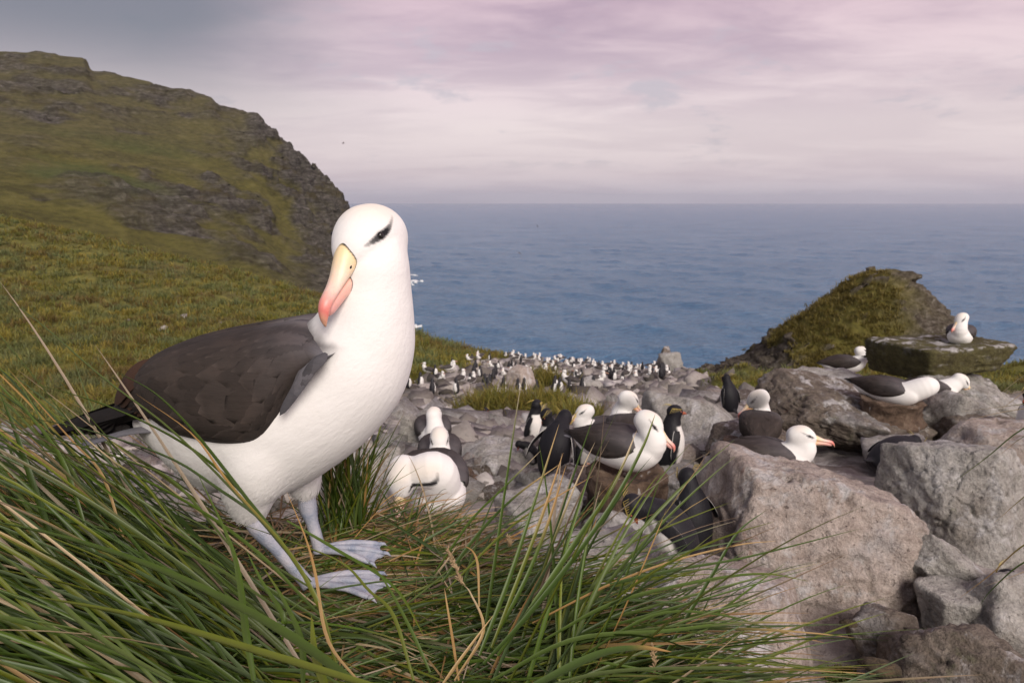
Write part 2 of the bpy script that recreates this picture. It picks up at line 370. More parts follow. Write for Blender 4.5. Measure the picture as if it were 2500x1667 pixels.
def build_hill():
    ts = np.concatenate([np.linspace(-1.35, -0.8, 60)[:-1], np.linspace(-0.8, -0.10, 440)]); ys = np.linspace(75, 470, 310)
    Tt, Yy = np.meshgrid(ts, ys, indexing='ij'); nt_, ny = Tt.shape
    tab = np.array([np.interp(ts, _ht, _hz[:, j]) for j in range(len(HY))]).T
    tab = blur(tab, 2)
    z = np.array([np.interp(ys, HY, tab[i]) for i in range(nt_)])
    X = Tt*Yy; x = X.ravel(); y = Yy.ravel(); z0 = z.ravel()
    px = 1250+x/y*F*1.015
    q = np.stack([x, y, z0*2.2], -1)
    nn = fbm(q*0.012, 4); n2 = fbm(q*0.05+40, 3)
    # rock towards the sea cliff and along broken bands
    rock = smooth01(px+260*nn+130*n2, 400, 720)*smooth01(z0+18*n2, -34, 2)
    upper = smooth01(z0+22*nn, 26, 56)*smooth01(n2+0.5*nn, -0.25, 0.30)*0.75
    xs = z0+x*0.22+7*nn
    band = smooth01(np.sin(xs/5.2)+1.1*n2+0.7*nn, 0.70, 1.35)*0.9
    cliff = smooth01(px+60*n2, 690, 770)
    rock = np.clip(np.maximum.reduce([rock*0.95*smooth01(n2+0.9*nn, -0.55, 0.1), upper, band*smooth01(px, -200, 500), cliff*0.9]), 0, 1)
    gullies = smooth01(px+80*nn, 560, 780)*smooth01(z0, -12, -26)
    rock = np.maximum(rock, gullies*0.9)
    # ledges: tilted strata
    st = (z0+x*0.24+y*0.05+3.0*fbm(q*0.02+7, 3))/4.6
    fr = st-np.floor(st); step = smooth01(fr, 0.55, 0.95)-fr
    dz = rock*(5.2*step+1.9*ridged(q*0.07+3, 4))*(1-0.55*smooth01(z0, 22, 60))+0.9*n2+2.2*nn*smooth01(y, 90, 160)
    # a few broken scarps across the lower grass
    sc = (z0+x*0.10+9*fbm(q*0.010+80, 3))/15.0
    f2 = sc-np.floor(sc); scar = smooth01(n2+nn, 0.05, 0.5)
    dz += -2.2*scar*smooth01(f2, 0.78, 0.90)*smooth01(f2, 1.0, 0.93)
    rock = np.maximum(rock, scar*smooth01(f2, 0.76, 0.88)*smooth01(f2, 1.0, 0.92)*0.95)
    z1 = z0+dz*smooth01(y, 75, 130)
    green = smooth01(fbm(q*0.014+21, 3)-0.25*n2, 0.05, 0.45)*smooth01(px, 560, 330)*smooth01(z0, 32, 18)
    lat = rock*2.6*ridged(q*0.09+31, 3)
    me = mesh_from('hill', np.stack([x+lat*0.7, y-lat*0.8, z1+EYE], -1), grid_faces(nt_, ny)[:, ::-1], [M_HILL], colors=np.stack([rock, green, smooth01(z0+14*nn+8*n2, -8, 42)], -1))
    link('hill', me, kind='structure')
build_hill()

def mat_foam(nt):
    base(nt, nt.ramp(nt.noise(nt.pos, 0.8, 4, 0.6), [(0.3, (0.62, 0.66, 0.68)), (0.7, (0.82, 0.83, 0.83))]))
M_FOAM = material('sea_foam', mat_foam, 0.8)
def surf(px, row, n, rx, ry, seed):
    """broken white water on the sea surface"""
    r = np.random.default_rng(seed); u = (833.5-row)/F; m = (-SP+u*CP)/(CP+u*SP); y0 = -EYE/m; x0 = (px-1250)/F*y0/(CP+u*SP); V, Fc, k = [], [], 0
    a = np.linspace(0, 6.283, 9)[:-1]
    for _ in range(n):
        c = np.array((x0+r.normal()*rx, y0+r.normal()*ry, 0.15)); s_ = abs(r.normal())*0.9+0.3
        ring = np.stack([np.cos(a)*s_*r.uniform(.8, 1.6), np.sin(a)*s_*r.uniform(.5, 1.1), -0.25+0*a], -1)*r.uniform(.7, 1.3, (8, 1))+c; top = ring*0.45+c*0.55; top[:, 2] = c[2]+r.uniform(.15, .9)*min(1, s_); V += [ring, top]
        Fc += [[k+i, k+(i+1) % 8, k+8+(i+1) % 8, k+8+i] for i in range(8)]+[[k+8+i for i in range(8)]]; k += 16
    return np.concatenate(V), Fc
def build_surf():
    A = surf(1004, 674, 16, 1.6, 3.0, 1); B_ = surf(1012, 797, 12, 0.9, 1.6, 2); C_ = surf(985, 690, 30, 3, 4, 3)
    V, Fc, k = [], [], 0
    for v, f in (A, B_, C_): V.append(v); Fc += [[i+k for i in q] for q in f]; k += len(v)
    link('surf', mesh_from('surf', np.concatenate(V), Fc, [M_FOAM]), kind='stuff', label='white surf breaking at the foot of the cliff', category='surf')
build_surf()
# ------------------------------------------------------------------ rocks
def mat_rock(kind):
    def f(nt):
        p = nt.obj; rnd = nt.new('ShaderNodeObjectInfo').outputs['Random']
        off = nt.new('ShaderNodeCombineXYZ'); nt.l.new(nt.math('MULTIPLY', rnd, 40.0), off.inputs[0]); nt.l.new(nt.math('MULTIPLY', rnd, 23.0), off.inputs[2])
        p = nt.vmath('ADD', p, off.outputs[0])
        n1 = nt.noise(p, 2.2, 6, 0.62, 0.4); n2 = nt.noise(p, 11, 7, 0.68, 0.2); n3 = nt.noise(p, 60, 5, 0.65); n4 = nt.noise(nt.mapping(p, (1, 1, 3.0), (R(18), R(12), 0)), 6, 5, 0.6, 0.5)
        if kind == 'pink': st = [(0.28, (0.125, 0.093, 0.074)), (0.45, (0.365, 0.305, 0.268)), (0.60, (0.475, 0.410, 0.370)), (0.78, (0.56, 0.505, 0.47))]
        elif kind == 'grey': st = [(0.28, (0.085, 0.082, 0.078)), (0.45, (0.314, 0.299, 0.276)), (0.60, (0.445, 0.424, 0.397)), (0.78, (0.50, 0.48, 0.455))]
        elif kind == 'dark': st = [(0.28, (0.040, 0.032, 0.026)), (0.45, (0.135, 0.110, 0.088)), (0.60, (0.215, 0.182, 0.150)), (0.78, (0.33, 0.30, 0.265))]
        else: st = [(0.28, (0.030, 0.026, 0.014)), (0.45, (0.078, 0.068, 0.028)), (0.60, (0.115, 0.105, 0.040)), (0.78, (0.20, 0.18, 0.10))]      # mossy
        c = nt.ramp(nt.math('ADD', nt.math('MULTIPLY', n2, 0.6), nt.math('MULTIPLY', n4, 0.4)), st)
        c = nt.mix(nt.math('MULTIPLY', nt.sstep(n1, 0.52, 0.70), 0.55), c, nt.mix(1.0, c, (0.48, 0.42, 0.36), 'MULTIPLY'))
        c = nt.mix(nt.math('MULTIPLY', nt.sstep(n1, 0.46, 0.33), 0.40), c, (0.34, 0.345, 0.36))
        pit = nt.sstep(nt.noise(p, 34, 4, 0.7, 0.3), 0.62, 0.70)
        c = nt.mix(nt.math('MULTIPLY', pit, 0.6), c, nt.mix(1.0, c, (0.35, 0.31, 0.28), 'MULTIPLY'))
        c = nt.mix(1.0, c, nt.ramp(n3, [(0.30, (0.74, 0.73, 0.72)), (0.5, (1.0, 1.0, 1.0)), (0.70, (1.26, 1.25, 1.24))]), 'MULTIPLY')
        c = nt.mix(1.0, c, nt.ramp(nt.noise(p, 150, 3, 0.6), [(0.32, (0.84, 0.83, 0.82)), (0.68, (1.16, 1.16, 1.16))]), 'MULTIPLY')
        if kind != 'moss':
            red = nt.math('MULTIPLY', nt.sstep(nt.noise(p, 4.3, 4, 0.6, 0.6), 0.68, 0.74), 0.45); c = nt.mix(red, c, (0.22, 0.085, 0.055))
            lich = nt.math('MULTIPLY', nt.sstep(nt.noise(p, 5.2, 5, 0.7, 0.4), 0.62, 0.72), 0.45); c = nt.mix(lich, c, (0.15, 0.155, 0.085))
        # droppings: pale patches and runs, thickest on the upper faces
        g = nt.new('ShaderNodeNewGeometry'); sx = nt.new('ShaderNodeSeparateXYZ'); nt.l.new(g.outputs['Normal'], sx.inputs[0])
        runs = nt.noise(nt.mapping(p, (9, 9, 0.8)), 1.0, 4, 0.6, 0.2)
        gu = nt.math('ADD', nt.math('MULTIPLY', nt.noise(p, 3.4, 6, 0.72, 0.6), 0.7), nt.math('MULTIPLY', runs, 0.3))
        gm = nt.math('MULTIPLY', nt.sstep(gu, 0.505, 0.60), nt.sstep(sx.outputs[2], -0.25, 0.75))
        c = nt.mix(nt.math('MULTIPLY', gm, 0.80), c, nt.mix(nt.sstep(n3, 0.35, 0.65), (0.44, 0.43, 0.43), (0.66, 0.645, 0.64)))
        base(nt, c)
        h = nt.math('ADD', nt.math('ADD', n2, nt.math('MULTIPLY', n3, 0.35)), nt.math('MULTIPLY', pit, -0.25))
        nrm(nt, nt.bump(h, 0.95, 0.045)); nt.b.inputs['Specular IOR Level'].default_value = 0.3
    return f
M_ROCK = {k: material(k+'_rock', mat_rock(k), 0.82) for k in ('pink', 'grey', 'dark', 'moss')}
_ico = {}
def ico(n):
    if n not in _ico:
        bm = bmesh.new(); bmesh.ops.create_icosphere(bm, subdivisions=n, radius=1.0); bm.verts.ensure_lookup_table()
        V = np.array([v.co[:] for v in bm.verts]); Fc = np.array([[v.index for v in f.verts] for f in bm.faces]); bm.free(); _ico[n] = (V/np.linalg.norm(V, axis=1)[:, None], Fc)
    return _ico[n]
def rock_verts(size, seed, sub=5, nplanes=11, sharp=34, rough=0.06, planes=None, strata=0.0):
    D, Fc = ico(sub); r = np.random.default_rng(seed)
    pn = r.normal(size=(nplanes, 3)); pn /= np.linalg.norm(pn, axis=1)[:, None]; off = r.uniform(0.62, 1.0, nplanes)
    if planes is not None: pn = np.array([unit(p[:3]) for p in planes]); off = np.array([p[3] for p in planes])
    ax = np.array([(1, 0, 0), (-1, 0, 0), (0, 1, 0), (0, -1, 0), (0, 0, 1), (0, 0, -1)], float)
    pn = np.vstack([pn, ax]); off = np.concatenate([off, np.full(6, 1.0)])
    dt = np.maximum(D@pn.T, 1e-3)/off
    rad = (dt**sharp).sum(1)**(-1/sharp)
    S = np.array(size, float); V = D*rad[:, None]*S; s0 = float(S.mean())
    Nn = D/S; Nn /= np.linalg.norm(Nn, axis=1)[:, None]
    q = V/s0+seed*3.7
    crk = np.abs(fbm(q*1.5+13, 3)); dsp = rough*(0.9*fbm(q*1.6, 3)+0.45*ridged(q*3.2, 3)-0.2)+rough*0.42*fbm(q*9, 3 if sub >= 5 else 1)-rough*0.9*smooth01(crk, 0.07, 0.0)*(sub >= 5)
    if strata:
        st = (V[:, 2]/s0+0.25*V[:, 0]/s0+0.22*fbm(q*1.3+5, 3))*5.5; fr = st-np.floor(st); dsp += strata*(smooth01(fr, 0.6, 0.95)-fr)
    return V+Nn*(dsp*s0)[:, None], Fc
def boulder(px, row, y, size, label, kind='pink', seed=1, rot=(0, 0, 0), sub=5, group=None, **kw):
    """size = half extents in metres"""
    V, Fc = rock_verts(size, seed, sub, **kw)
    o = link('boulder', mesh_from('boulder', V, Fc, [M_ROCK[kind]], smooth=sub > 4), label=label, category='boulder')
    if group: o['group'] = group
    o.location = P(px, row, y); o.rotation_euler = rot
    return o
BIG = [(-0.10, -0.80, 0.42, 0.66), (-0.97, -0.15, 0.12, 0.84), (0.93, -0.25, 0.22, 0.80), (0.12, 0.0, 1, 0.80), (0.62, -0.1, 0.80, 0.90), (0.2, 0.9, 0.4, 0.9), (0.42, -0.85, 0.10, 0.74), (-0.55, -0.7, 0.20, 0.80), (-0.1, -0.55, 0.85, 0.86)]
boulder(2000, 1408, 3.05, (0.60, 0.46, 0.58), 'largest pinkish brown boulder with broad pitted face at lower right', 'pink', 21, (R(-6), R(7), R(-4)), 6, planes=BIG, rough=0.055, sharp=34)
boulder(1790, 1575, 2.35, (0.44, 0.36, 0.38), 'pinkish brown boulder in front of the largest one, behind the grass tips', 'pink', 33, (0, R(20), R(20)), 6, rough=0.05, planes=[(-0.7, -0.3, 0.6, 0.65), (0.6, -0.5, 0.5, 0.62), (0.1, -0.8, 0.5, 0.7), (0, 0.2, 1, 0.72), (-0.9, 0.3, 0.1, 0.8)])
boulder(2372, 1225, 3.75, (0.40, 0.36, 0.42), 'grey boulder with rusty brown stain right of the largest boulder', 'grey', 45, (0, R(-8), R(15)), 6, rough=0.05, planes=[(-0.55, -0.5, 0.6, 0.66), (0.4, -0.8, 0.3, 0.62), (-0.9, -0.1, 0.2, 0.8), (0.2, 0.2, 1, 0.78), (0.7, 0.2, 0.6, 0.85)])
boulder(2450, 1135, 4.7, (0.55, 0.45, 0.30), 'pale flat topped boulder behind the stained grey boulder', 'pink', 46, (0, R(-4), 0), 5)
boulder(2310, 1395, 2.85, (0.26, 0.17, 0.13), 'wedge of striped grey rock leaning right of the largest boulder', 'grey', 57, (R(10), R(30), R(-12)), 5, strata=0.05)
boulder(2345, 1505, 2.60, (0.17, 0.16, 0.12), 'rounded grey stone below the striped wedge', 'grey', 58, (0, 0, R(30)), 5)
boulder(2480, 1490, 2.55, (0.19, 0.2, 0.2), 'grey brown stone at the right edge beside the rounded stone', 'grey', 59, (0, R(25), 0), 5)
boulder(2395, 1650, 2.12, (0.27, 0.22, 0.16), 'dark layered rock in the bottom right corner', 'dark', 60, (0, R(12), R(-15)), 5, strata=0.09, rough=0.06)
boulder(2165, 1560, 2.45, (0.15, 0.14, 0.13), 'brown stone wedged under the largest boulder', 'dark', 61, (0, R(-10), R(10)), 5, strata=0.03)
boulder(2290, 1610, 2.3, (0.1, 0.1, 0.09), 'small dark stone beside the layered corner rock', 'dark', 62, (0, 0, 0), 4)
LEDGE = [(-0.25, -0.95, -0.22, 0.72), (0.05, -0.15, 1, 0.62), (0.75, -0.6, -0.1, 0.85), (-0.9, -0.2, 0.3, 0.8), (0.3, -0.8, -0.6, 0.74), (-0.5, -0.75, 0.55, 0.88), (0, 0.4, -1, 0.8)]
boulder(2082, 1024, 5.9, (0.74, 0.60, 0.26), 'overhanging rock ledge streaked with white under the crouching albatross nest', 'dark', 71, (R(4), R(11), R(-6)), 6, planes=LEDGE, rough=0.05, strata=0.03)
boulder(2065, 992, 7.6, (0.72, 0.65, 0.30), 'pale sloping rock behind the overhanging ledge', 'grey', 72, (0, R(2), 0), 5, planes=[(-0.5, -0.3, 0.8, 0.7), (0.1, -0.4, 0.9, 0.68), (0.7, -0.2, 0.7, 0.8), (0, -1, 0.2, 0.8)])
boulder(2292, 872, 7.5, (0.58, 0.5, 0.20), 'thick mossy slab jutting out with a resting albatross on top', 'moss', 73, (R(-3), R(-2), R(8)), 5, planes=[(0.0, -0.02, 1, 0.92), (0.03, -0.99, -0.12, 0.86), (-0.98, -0.1, -0.1, 0.9), (0.97, -0.1, -0.2, 0.9), (0.2, -0.6, -0.9, 0.93)], rough=0.045, strata=0.03)
boulder(2375, 975, 7.3, (0.36, 0.4, 0.28), 'layered grey stone supporting the mossy slab', 'grey', 74, (0, R(3), 0), 5, strata=0.07)
boulder(2290, 985, 7.7, (0.52, 0.35, 0.42), 'dark rock added to fill the shadowed gap under the mossy slab', 'dark', 79, (0, 0, 0), 5)  # dark rock added in the shadowed gap, filling it and propping the slab
boulder(2310, 1035, 5.9, (0.36, 0.34, 0.30), 'rounded grey boulder right of the crouching albatross nest', 'grey', 75, (0, R(15), R(20)), 5)
boulder(2400, 975, 6.8, (0.62, 0.3, 0.13), 'long pale slab tilting down to the right edge', 'grey', 76, (0, R(16), R(-8)), 5)
boulder(2205, 1120, 5.0, (0.3, 0.3, 0.14), 'low grey stone under the overhanging ledge', 'grey', 77, (0, 0, 0), 4)
boulder(2432, 1060, 5.6, (0.5, 0.4, 0.22), 'dark stone between the tilted slab and the pale flat boulder', 'dark', 80, (0, R(8), 0), 5)
boulder(1715, 1055, 6.2, (0.42, 0.55, 0.36), 'smooth grey slab rising behind the upright penguin', 'grey', 81, (0, R(10), R(14)), 5, planes=[(-0.6, -0.5, 0.7, 0.66), (0.5, -0.3, 0.85, 0.7), (0, -0.9, 0.3, 0.75), (0.1, 0.3, 1, 0.78)], rough=0.035)
boulder(1840, 1090, 5.2, (0.42, 0.3, 0.2), 'brown rock below the dark backed nesting albatross', 'dark', 82, (0, 0, 0), 5)
boulder(1500, 1305, 3.3, (0.20, 0.17, 0.13), 'pointed grey stone in front of the tall mud nest', 'grey', 83, (0, R(22), R(-10)), 5)
boulder(1335, 1262, 3.5, (0.22, 0.2, 0.13), 'grey stone beyond the grass left of the tall mud nest', 'grey', 84, (0, R(-6), R(30)), 5)
boulder(1395, 1195, 4.15, (0.34, 0.26, 0.10), 'flat layered rock under the bending penguin', 'dark', 85, (0, R(3), R(-8)), 5, strata=0.06)
boulder(1220, 1130, 5.0, (0.42, 0.34, 0.12), 'flat whitish rock in the middle of the colony', 'grey', 86, (0, R(-3), R(12)), 5)
boulder(1450, 1400, 2.75, (0.45, 0.34, 0.16), 'pale rock sheet behind the right-hand grass blades', 'grey', 87, (0, R(5), R(-20)), 5)
boulder(1620, 1420, 2.7, (0.2, 0.22, 0.14), 'grey stone beside the crouching black penguin', 'grey', 88, (0, 0, 0), 5)
boulder(1650, 1175, 4.4, (0.22, 0.2, 0.12), 'whitish stone behind the hunched penguin', 'grey', 89, (0, 0, 0), 5)
boulder(915, 1190, 3.9, (0.27, 0.2, 0.26), 'grey slab behind the grass tuft and the preening albatross', 'grey', 90, (0, R(-5), 0), 5)
boulder(1010, 1075, 5.8, (0.12, 0.14, 0.26), 'upright pale stone left of the stacked nests', 'grey', 91, (0, R(8), 0), 4)
boulder(1235, 1060, 8.0, (0.24, 0.2, 0.10), 'tilted slab beside the small penguin', 'pink', 92, (0, R(-15), 0), 4)
boulder(1270, 935, 20, (0.50, 0.4, 0.5), 'pale pointed boulder among the far colony rocks', 'pink', 93, (0, R(10), 0), 4)
boulder(1232, 985, 14.0, (0.36, 0.33, 0.30), 'grey block above the dark tussock clumps', 'grey', 94, (0, R(8), R(20)), 4)
boulder(1440, 945, 19, (0.38, 0.34, 0.36), 'grey squarish block in the far scree', 'grey', 95, (0, R(-8), 0), 4)
boulder(1620, 900, 34, (0.5, 0.5, 1.2), 'upright rock fang on the far edge of the scree', 'dark', 96, (0, R(4), 0), 4)
boulder(1640, 905, 33, (0.5, 0.5, 0.9), 'shorter rock fang beside the upright one', 'grey', 97, (0, R(-10), 0), 4)

# scree: 300 single stones, the smaller and farther rest as one mass
def shard(r_):
    bm = bmesh.new(); sz = np.array((1, r_.uniform(0.5, 1.0), r_.uniform(0.22, 0.62)))
    pts = [np.array((a, b, c)) for a in (-1, 1) for b in (-1, 1) for c in (-1, 1)]
    pts = [p*r_.uniform(0.45, 0.95, 3)*sz for p in pts]+[unit(r_.normal(size=3))*r_.uniform(0.75, 1.05)*sz for _ in range(7)]
    for p in pts: bm.verts.new(p)
    g = bmesh.ops.convex_hull(bm, input=bm.verts); bmesh.ops.delete(bm, geom=[v for v in bm.verts if not v.link_faces], context='VERTS')
    bmesh.ops.triangulate(bm, faces=bm.faces); bm.verts.index_update()
    V = np.array([v.co[:] for v in bm.verts]); Fc = np.array([[v.index for v in f.verts] for f in bm.faces]); bm.free(); return V, Fc
SC_MESH = []; SHARDS = []
for k in range(18):
    r_ = np.random.default_rng(300+k); V, Fc = shard(r_)
    SHARDS.append((V, Fc)); SC_MESH.append([mesh_from('stone', V, Fc, [M_ROCK[m]], smooth=False) for m in ('grey', 'pink', 'dark')])
def scree():
    r_ = np.random.default_rng(77); cand = []
    while len(cand) < 12500:
        px = r_.uniform(-150, 1860); y = math.exp(r_.uniform(math.log(4.3), math.log(56)))
        x = (px-1250)/F*y/0.975
        if grass_mask(np.array([x]), np.array([y]))[0] > 0.35 and r_.random() > 0.004: continue
        if px > 1690 and y < 9: continue
        far = y > 14
        if not far and r_.random() > 0.40: continue
        s = math.exp(r_.normal(math.log(0.070+(0.0070 if y < 12 else 0.0042)*y), 0.55))
        if y < 9: s = min(s, 0.20)
        cand.append((px, y, x, min(s, 0.48)))
    cand.sort(key=lambda c: -c[3]/c[1])
    xs = np.array([c[2] for c in cand]); ys = np.array([c[1] for c in cand]); zs = ground_z(xs, ys)
    Vs, Fs, k0 = [], [], 0
    for i, (px, y, x, s) in enumerate(cand):
        m = r_.integers(18); c = r_.choice(3, p=(0.55, 0.27, 0.18)); eu = (r_.normal()*0.35, r_.normal()*0.35, r_.uniform(0, 6.28)); z = zs[i]+s*0.12
        if i < 290:
            o = link('stone', SC_MESH[m][c], label='broken angular stone lying in the colony scree', category='stone', group='loose stones of the colony scree')
            o.location = (x, y, z); o.rotation_euler = eu; o.scale = (s, s, s)
        else:
            co, sf = SHARDS[m]
            M = np.array(Matrix.Rotation(eu[2], 3, 'Z') @ Matrix.Rotation(eu[1], 3, 'Y') @ Matrix.Rotation(eu[0], 3, 'X'))
            Vs.append(co@M.T*s+np.array((x, y, z))); Fs.append(sf+k0); k0 += len(co)
    link('scree', mesh_from('scree', np.concatenate(Vs), np.concatenate(Fs), [M_SCREE], smooth=False), kind='stuff', label='small broken stones covering the colony slope', category='scree')
def mat_scree(nt):
    p = nt.pos; n = nt.noise(p, 1.6, 5, 0.75, 0.0); n2 = nt.noise(p, 9, 5, 0.65)
    isl = nt.new('ShaderNodeNewGeometry').outputs['Random Per Island']
    c = nt.ramp(isl, [(0.0, (0.055, 0.045, 0.036)), (0.3, (0.210, 0.189, 0.168)), (0.6, (0.329, 0.301, 0.280)), (0.85, (0.420, 0.378, 0.350)), (1.0, (0.588, 0.560, 0.539))])
    c = nt.mix(nt.math('MULTIPLY', nt.sstep(n2, 0.45, 0.7), 0.5), c, nt.mix(1.0, c, (0.55, 0.5, 0.45), 'MULTIPLY'))
    base(nt, c); nrm(nt, nt.bump(n2, 0.6, 0.04))
M_SCREE = material('scree_stone', mat_scree, 0.88)
scree()

# grassy crag on the right ---------------------------------------------------------------
def mat_crag(nt):
    a = nt.attr(); s = nt.new('ShaderNodeSeparateColor'); nt.l.new(a.outputs[0], s.inputs[0]); p = nt.pos
    n1 = nt.noise(p, 1.1, 6, 0.65, 0.4); n2 = nt.noise(p, 5.5, 6, 0.68)
    gr = nt.ramp(nt.math('ADD', nt.math('MULTIPLY', n1, 0.6), nt.math('MULTIPLY', n2, 0.4)), [(0.32, (0.060, 0.048, 0.018)), (0.45, (0.105, 0.094, 0.026)), (0.56, (0.15, 0.132, 0.034)), (0.70, (0.21, 0.16, 0.045))])
    rk = nt.ramp(n2, [(0.28, (0.030, 0.024, 0.019)), (0.45, (0.085, 0.070, 0.054)), (0.60, (0.15, 0.13, 0.105)), (0.76, (0.33, 0.31, 0.29))])
    base(nt, nt.mix(s.outputs[0], gr, rk)); nrm(nt, nt.bump(n2, 0.9, 0.12)); nt.b.inputs['Specular IOR Level'].default_value = 0.15
M_CRAG = material('crag', mat_crag, 0.95)
def crag():
    y0 = 24.0; k = mpp(y0, 800)
    sil = [(1790, 925), (1845, 905), (1900, 835), (1990, 765), (2060, 712), (2100, 676), (2132, 664), (2180, 663), (2200, 676), (2222, 712), (2256, 765), (2288, 812), (2330, 860), (2380, 895), (2440, 925)]
    sx = np.array([P(a, b, y0).x for a, b in sil]); sz = np.array([P(a, b, y0).z for a, b in sil]); zb = P(2000, 960, y0).z
    xs = np.linspace(sx[0]-0.6, sx[-1]+0.6, 210); ys = np.linspace(y0-4.2, y0+4.5, 150); X, Y = np.meshgrid(xs, ys, indexing='ij'); x = X.ravel(); y = Y.ravel()
    q = np.stack([x, y, 0*x], -1)
    h = np.interp(x+0.22*fbm(q*0.9, 3), sx, sz-zb, left=0, right=0); v = (y-y0)/np.where(y < y0, 3.9, 4.2)
    prof = np.clip(1-np.abs(v)**1.7, 0, 1)
    z = h*prof; nr = fbm(q*0.8+4, 4)
    rock = np.clip(smooth01(x+0.9*nr, P(2085, 800, y0).x, P(2195, 800, y0).x)+smooth01(x+0.9*nr, P(1935, 800, y0).x, P(1880, 800, y0).x)+smooth01(fbm(q*1.3+9, 3), 0.42, 0.7), 0, 1)
    z += (rock*0.20*ridged(q*1.4+2, 4)+0.10*nr+0.07*np.abs(pnoise(q*3.1)))*smooth01(prof, 0.02, 0.25)
    lat = rock*0.22*ridged(np.stack([x, y, z*1.5], -1)*1.1+11, 3)
    me = mesh_from('crag', np.stack([x+lat, y-lat, z+zb-0.5*smooth01(prof, 0.1, 0.0)], -1), grid_faces(len(xs), len(ys))[:, ::-1], [M_CRAG], colors=np.stack([rock]*3, -1))
    link('crag', me, label='pointed crag with grassy left side and bare rock right side by the sea', category='crag')
    return xs, ys, x, y, z+zb, rock
CRAG = crag()
# ------------------------------------------------------------------ birds
def tube(rings, n=28, power=2.0, cap=True, ridge=0.0):
    """rings: (top, bottom, halfwidth[, side vector]) -> closed loft"""
    V = []; a = np.linspace(0, 2*math.pi, n, endpoint=False); ca, sa = np.cos(a), np.sin(a)
    if ridge: ca = ca*(1-ridge*np.maximum(sa, 0)**1.3)
    if power != 2.0:
        ca = np.sign(ca)*np.abs(ca)**(2/power); sa = np.sign(sa)*np.abs(sa)**(2/power)
    for r in rings:
        t = np.array(r[0], float); b = np.array(r[1], float); s = np.array(r[3] if len(r) > 3 else (0, 1, 0), float)
        V.append((t+b)/2+np.outer(sa, (t-b)/2)+np.outer(ca, s*r[2]))
    m = len(rings); Fc = grid_faces(m, n, True).tolist(); V = np.concatenate(V)
    if cap:
        k = len(V); V = np.vstack([V, V[:n].mean(0), V[-n:].mean(0)])
        Fc += [[(i+1) % n, i, k] for i in range(n)]+[[(m-1)*n+i, (m-1)*n+(i+1) % n, k+1] for i in range(n)]
    return V, Fc
def pipe(pts, rad, n=12, flat=1.0, ref=(0, 0, 1)):
    pts = np.asarray(pts, float); rings = []
    for i, p in enumerate(pts):
        t = pts[min(i+1, len(pts)-1)]-pts[max(i-1, 0)]; t /= np.linalg.norm(t)+1e-9
        s = np.cross(t, ref); 
        if np.linalg.norm(s) < 1e-3: s = np.cross(t, (0, 1, 0))
        s /= np.linalg.norm(s); u = np.cross(s, t)
        r = rad[i]; rings.append((p+u*r*flat, p-u*r*flat, r, s))
    return tube(rings, n)
def cr(pts, m):
    """Catmull-Rom densify (rows of any width)"""
    p = np.asarray(pts, float); p = np.vstack([2*p[0]-p[1], p, 2*p[-1]-p[-2]]); n = len(p)-3
    u = np.linspace(0, n, m); i = np.minimum(u.astype(int), n-1); t = (u-i)[:, None]
    a, b, c, d_ = p[i], p[i+1], p[i+2], p[i+3]
    return 0.5*(2*b+(c-a)*t+(2*a-5*b+4*c-d_)*t*t+(3*b-a-3*c+d_)*t**3)
def cr_rings(rings, m):
    A = np.array([list(r[0])+list(r[1])+[r[2]]+list(r[3] if len(r) > 3 else (0, 1, 0)) for r in rings]); B_ = cr(A, m)
    return [(b[0:3], b[3:6], max(b[6], 1e-4), b[7:10]) for b in B_]
def cat(parts):
    V, Fc, k = [], [], 0
    for v, f in parts:
        V.append(np.asarray(v)); Fc += [[i+k for i in q] for q in f]; k += len(v)
    return np.concatenate(V), Fc
def fuse(parts, voxel, smooth=6, soft=None, nsoft=70):
    """one continuous skin around overlapping lofts"""
    V, Fc = cat(parts)
    me = mesh_from('tmp', V, Fc, smooth=False); o = link('tmp', me)
    md = o.modifiers.new('r', 'REMESH'); md.mode = 'VOXEL'; md.voxel_size = voxel
    dg = bpy.context.evaluated_depsgraph_get(); dg.update()
    ev = o.evaluated_get(dg); m2 = bpy.data.meshes.new_from_object(ev)
    n = len(m2.vertices); co = np.empty(n*3, np.float32); m2.vertices.foreach_get('co', co); co = co.reshape(-1, 3).astype(float)
    ed = np.empty(len(m2.edges)*2, np.int32); m2.edges.foreach_get('vertices', ed); ed = ed.reshape(-1, 2)
    deg = np.bincount(ed.ravel(), minlength=n)[:, None]
    for k in range(smooth*2):
        S = np.zeros_like(co)
        for c in range(3):
            S[:, c] = np.bincount(ed[:, 0], co[ed[:, 1], c], n)+np.bincount(ed[:, 1], co[ed[:, 0], c], n)
        L = S/np.maximum(deg, 1)-co
        co += L*(0.55 if k % 2 == 0 else -0.53)
    if soft is not None:
        wgt = soft(co)[:, None]
        for k in range(nsoft):
            S = np.zeros_like(co)
            for c in range(3):
                S[:, c] = np.bincount(ed[:, 0], co[ed[:, 1], c], n)+np.bincount(ed[:, 1], co[ed[:, 0], c], n)
            co += (S/np.maximum(deg, 1)-co)*0.6*wgt
    m2.vertices.foreach_set('co', co.astype(np.float32).ravel()); m2.update()
    bpy.data.objects.remove(o); bpy.data.meshes.remove(me)
    m2.polygons.foreach_set('use_smooth', np.ones(len(m2.polygons), bool))
    return m2, co

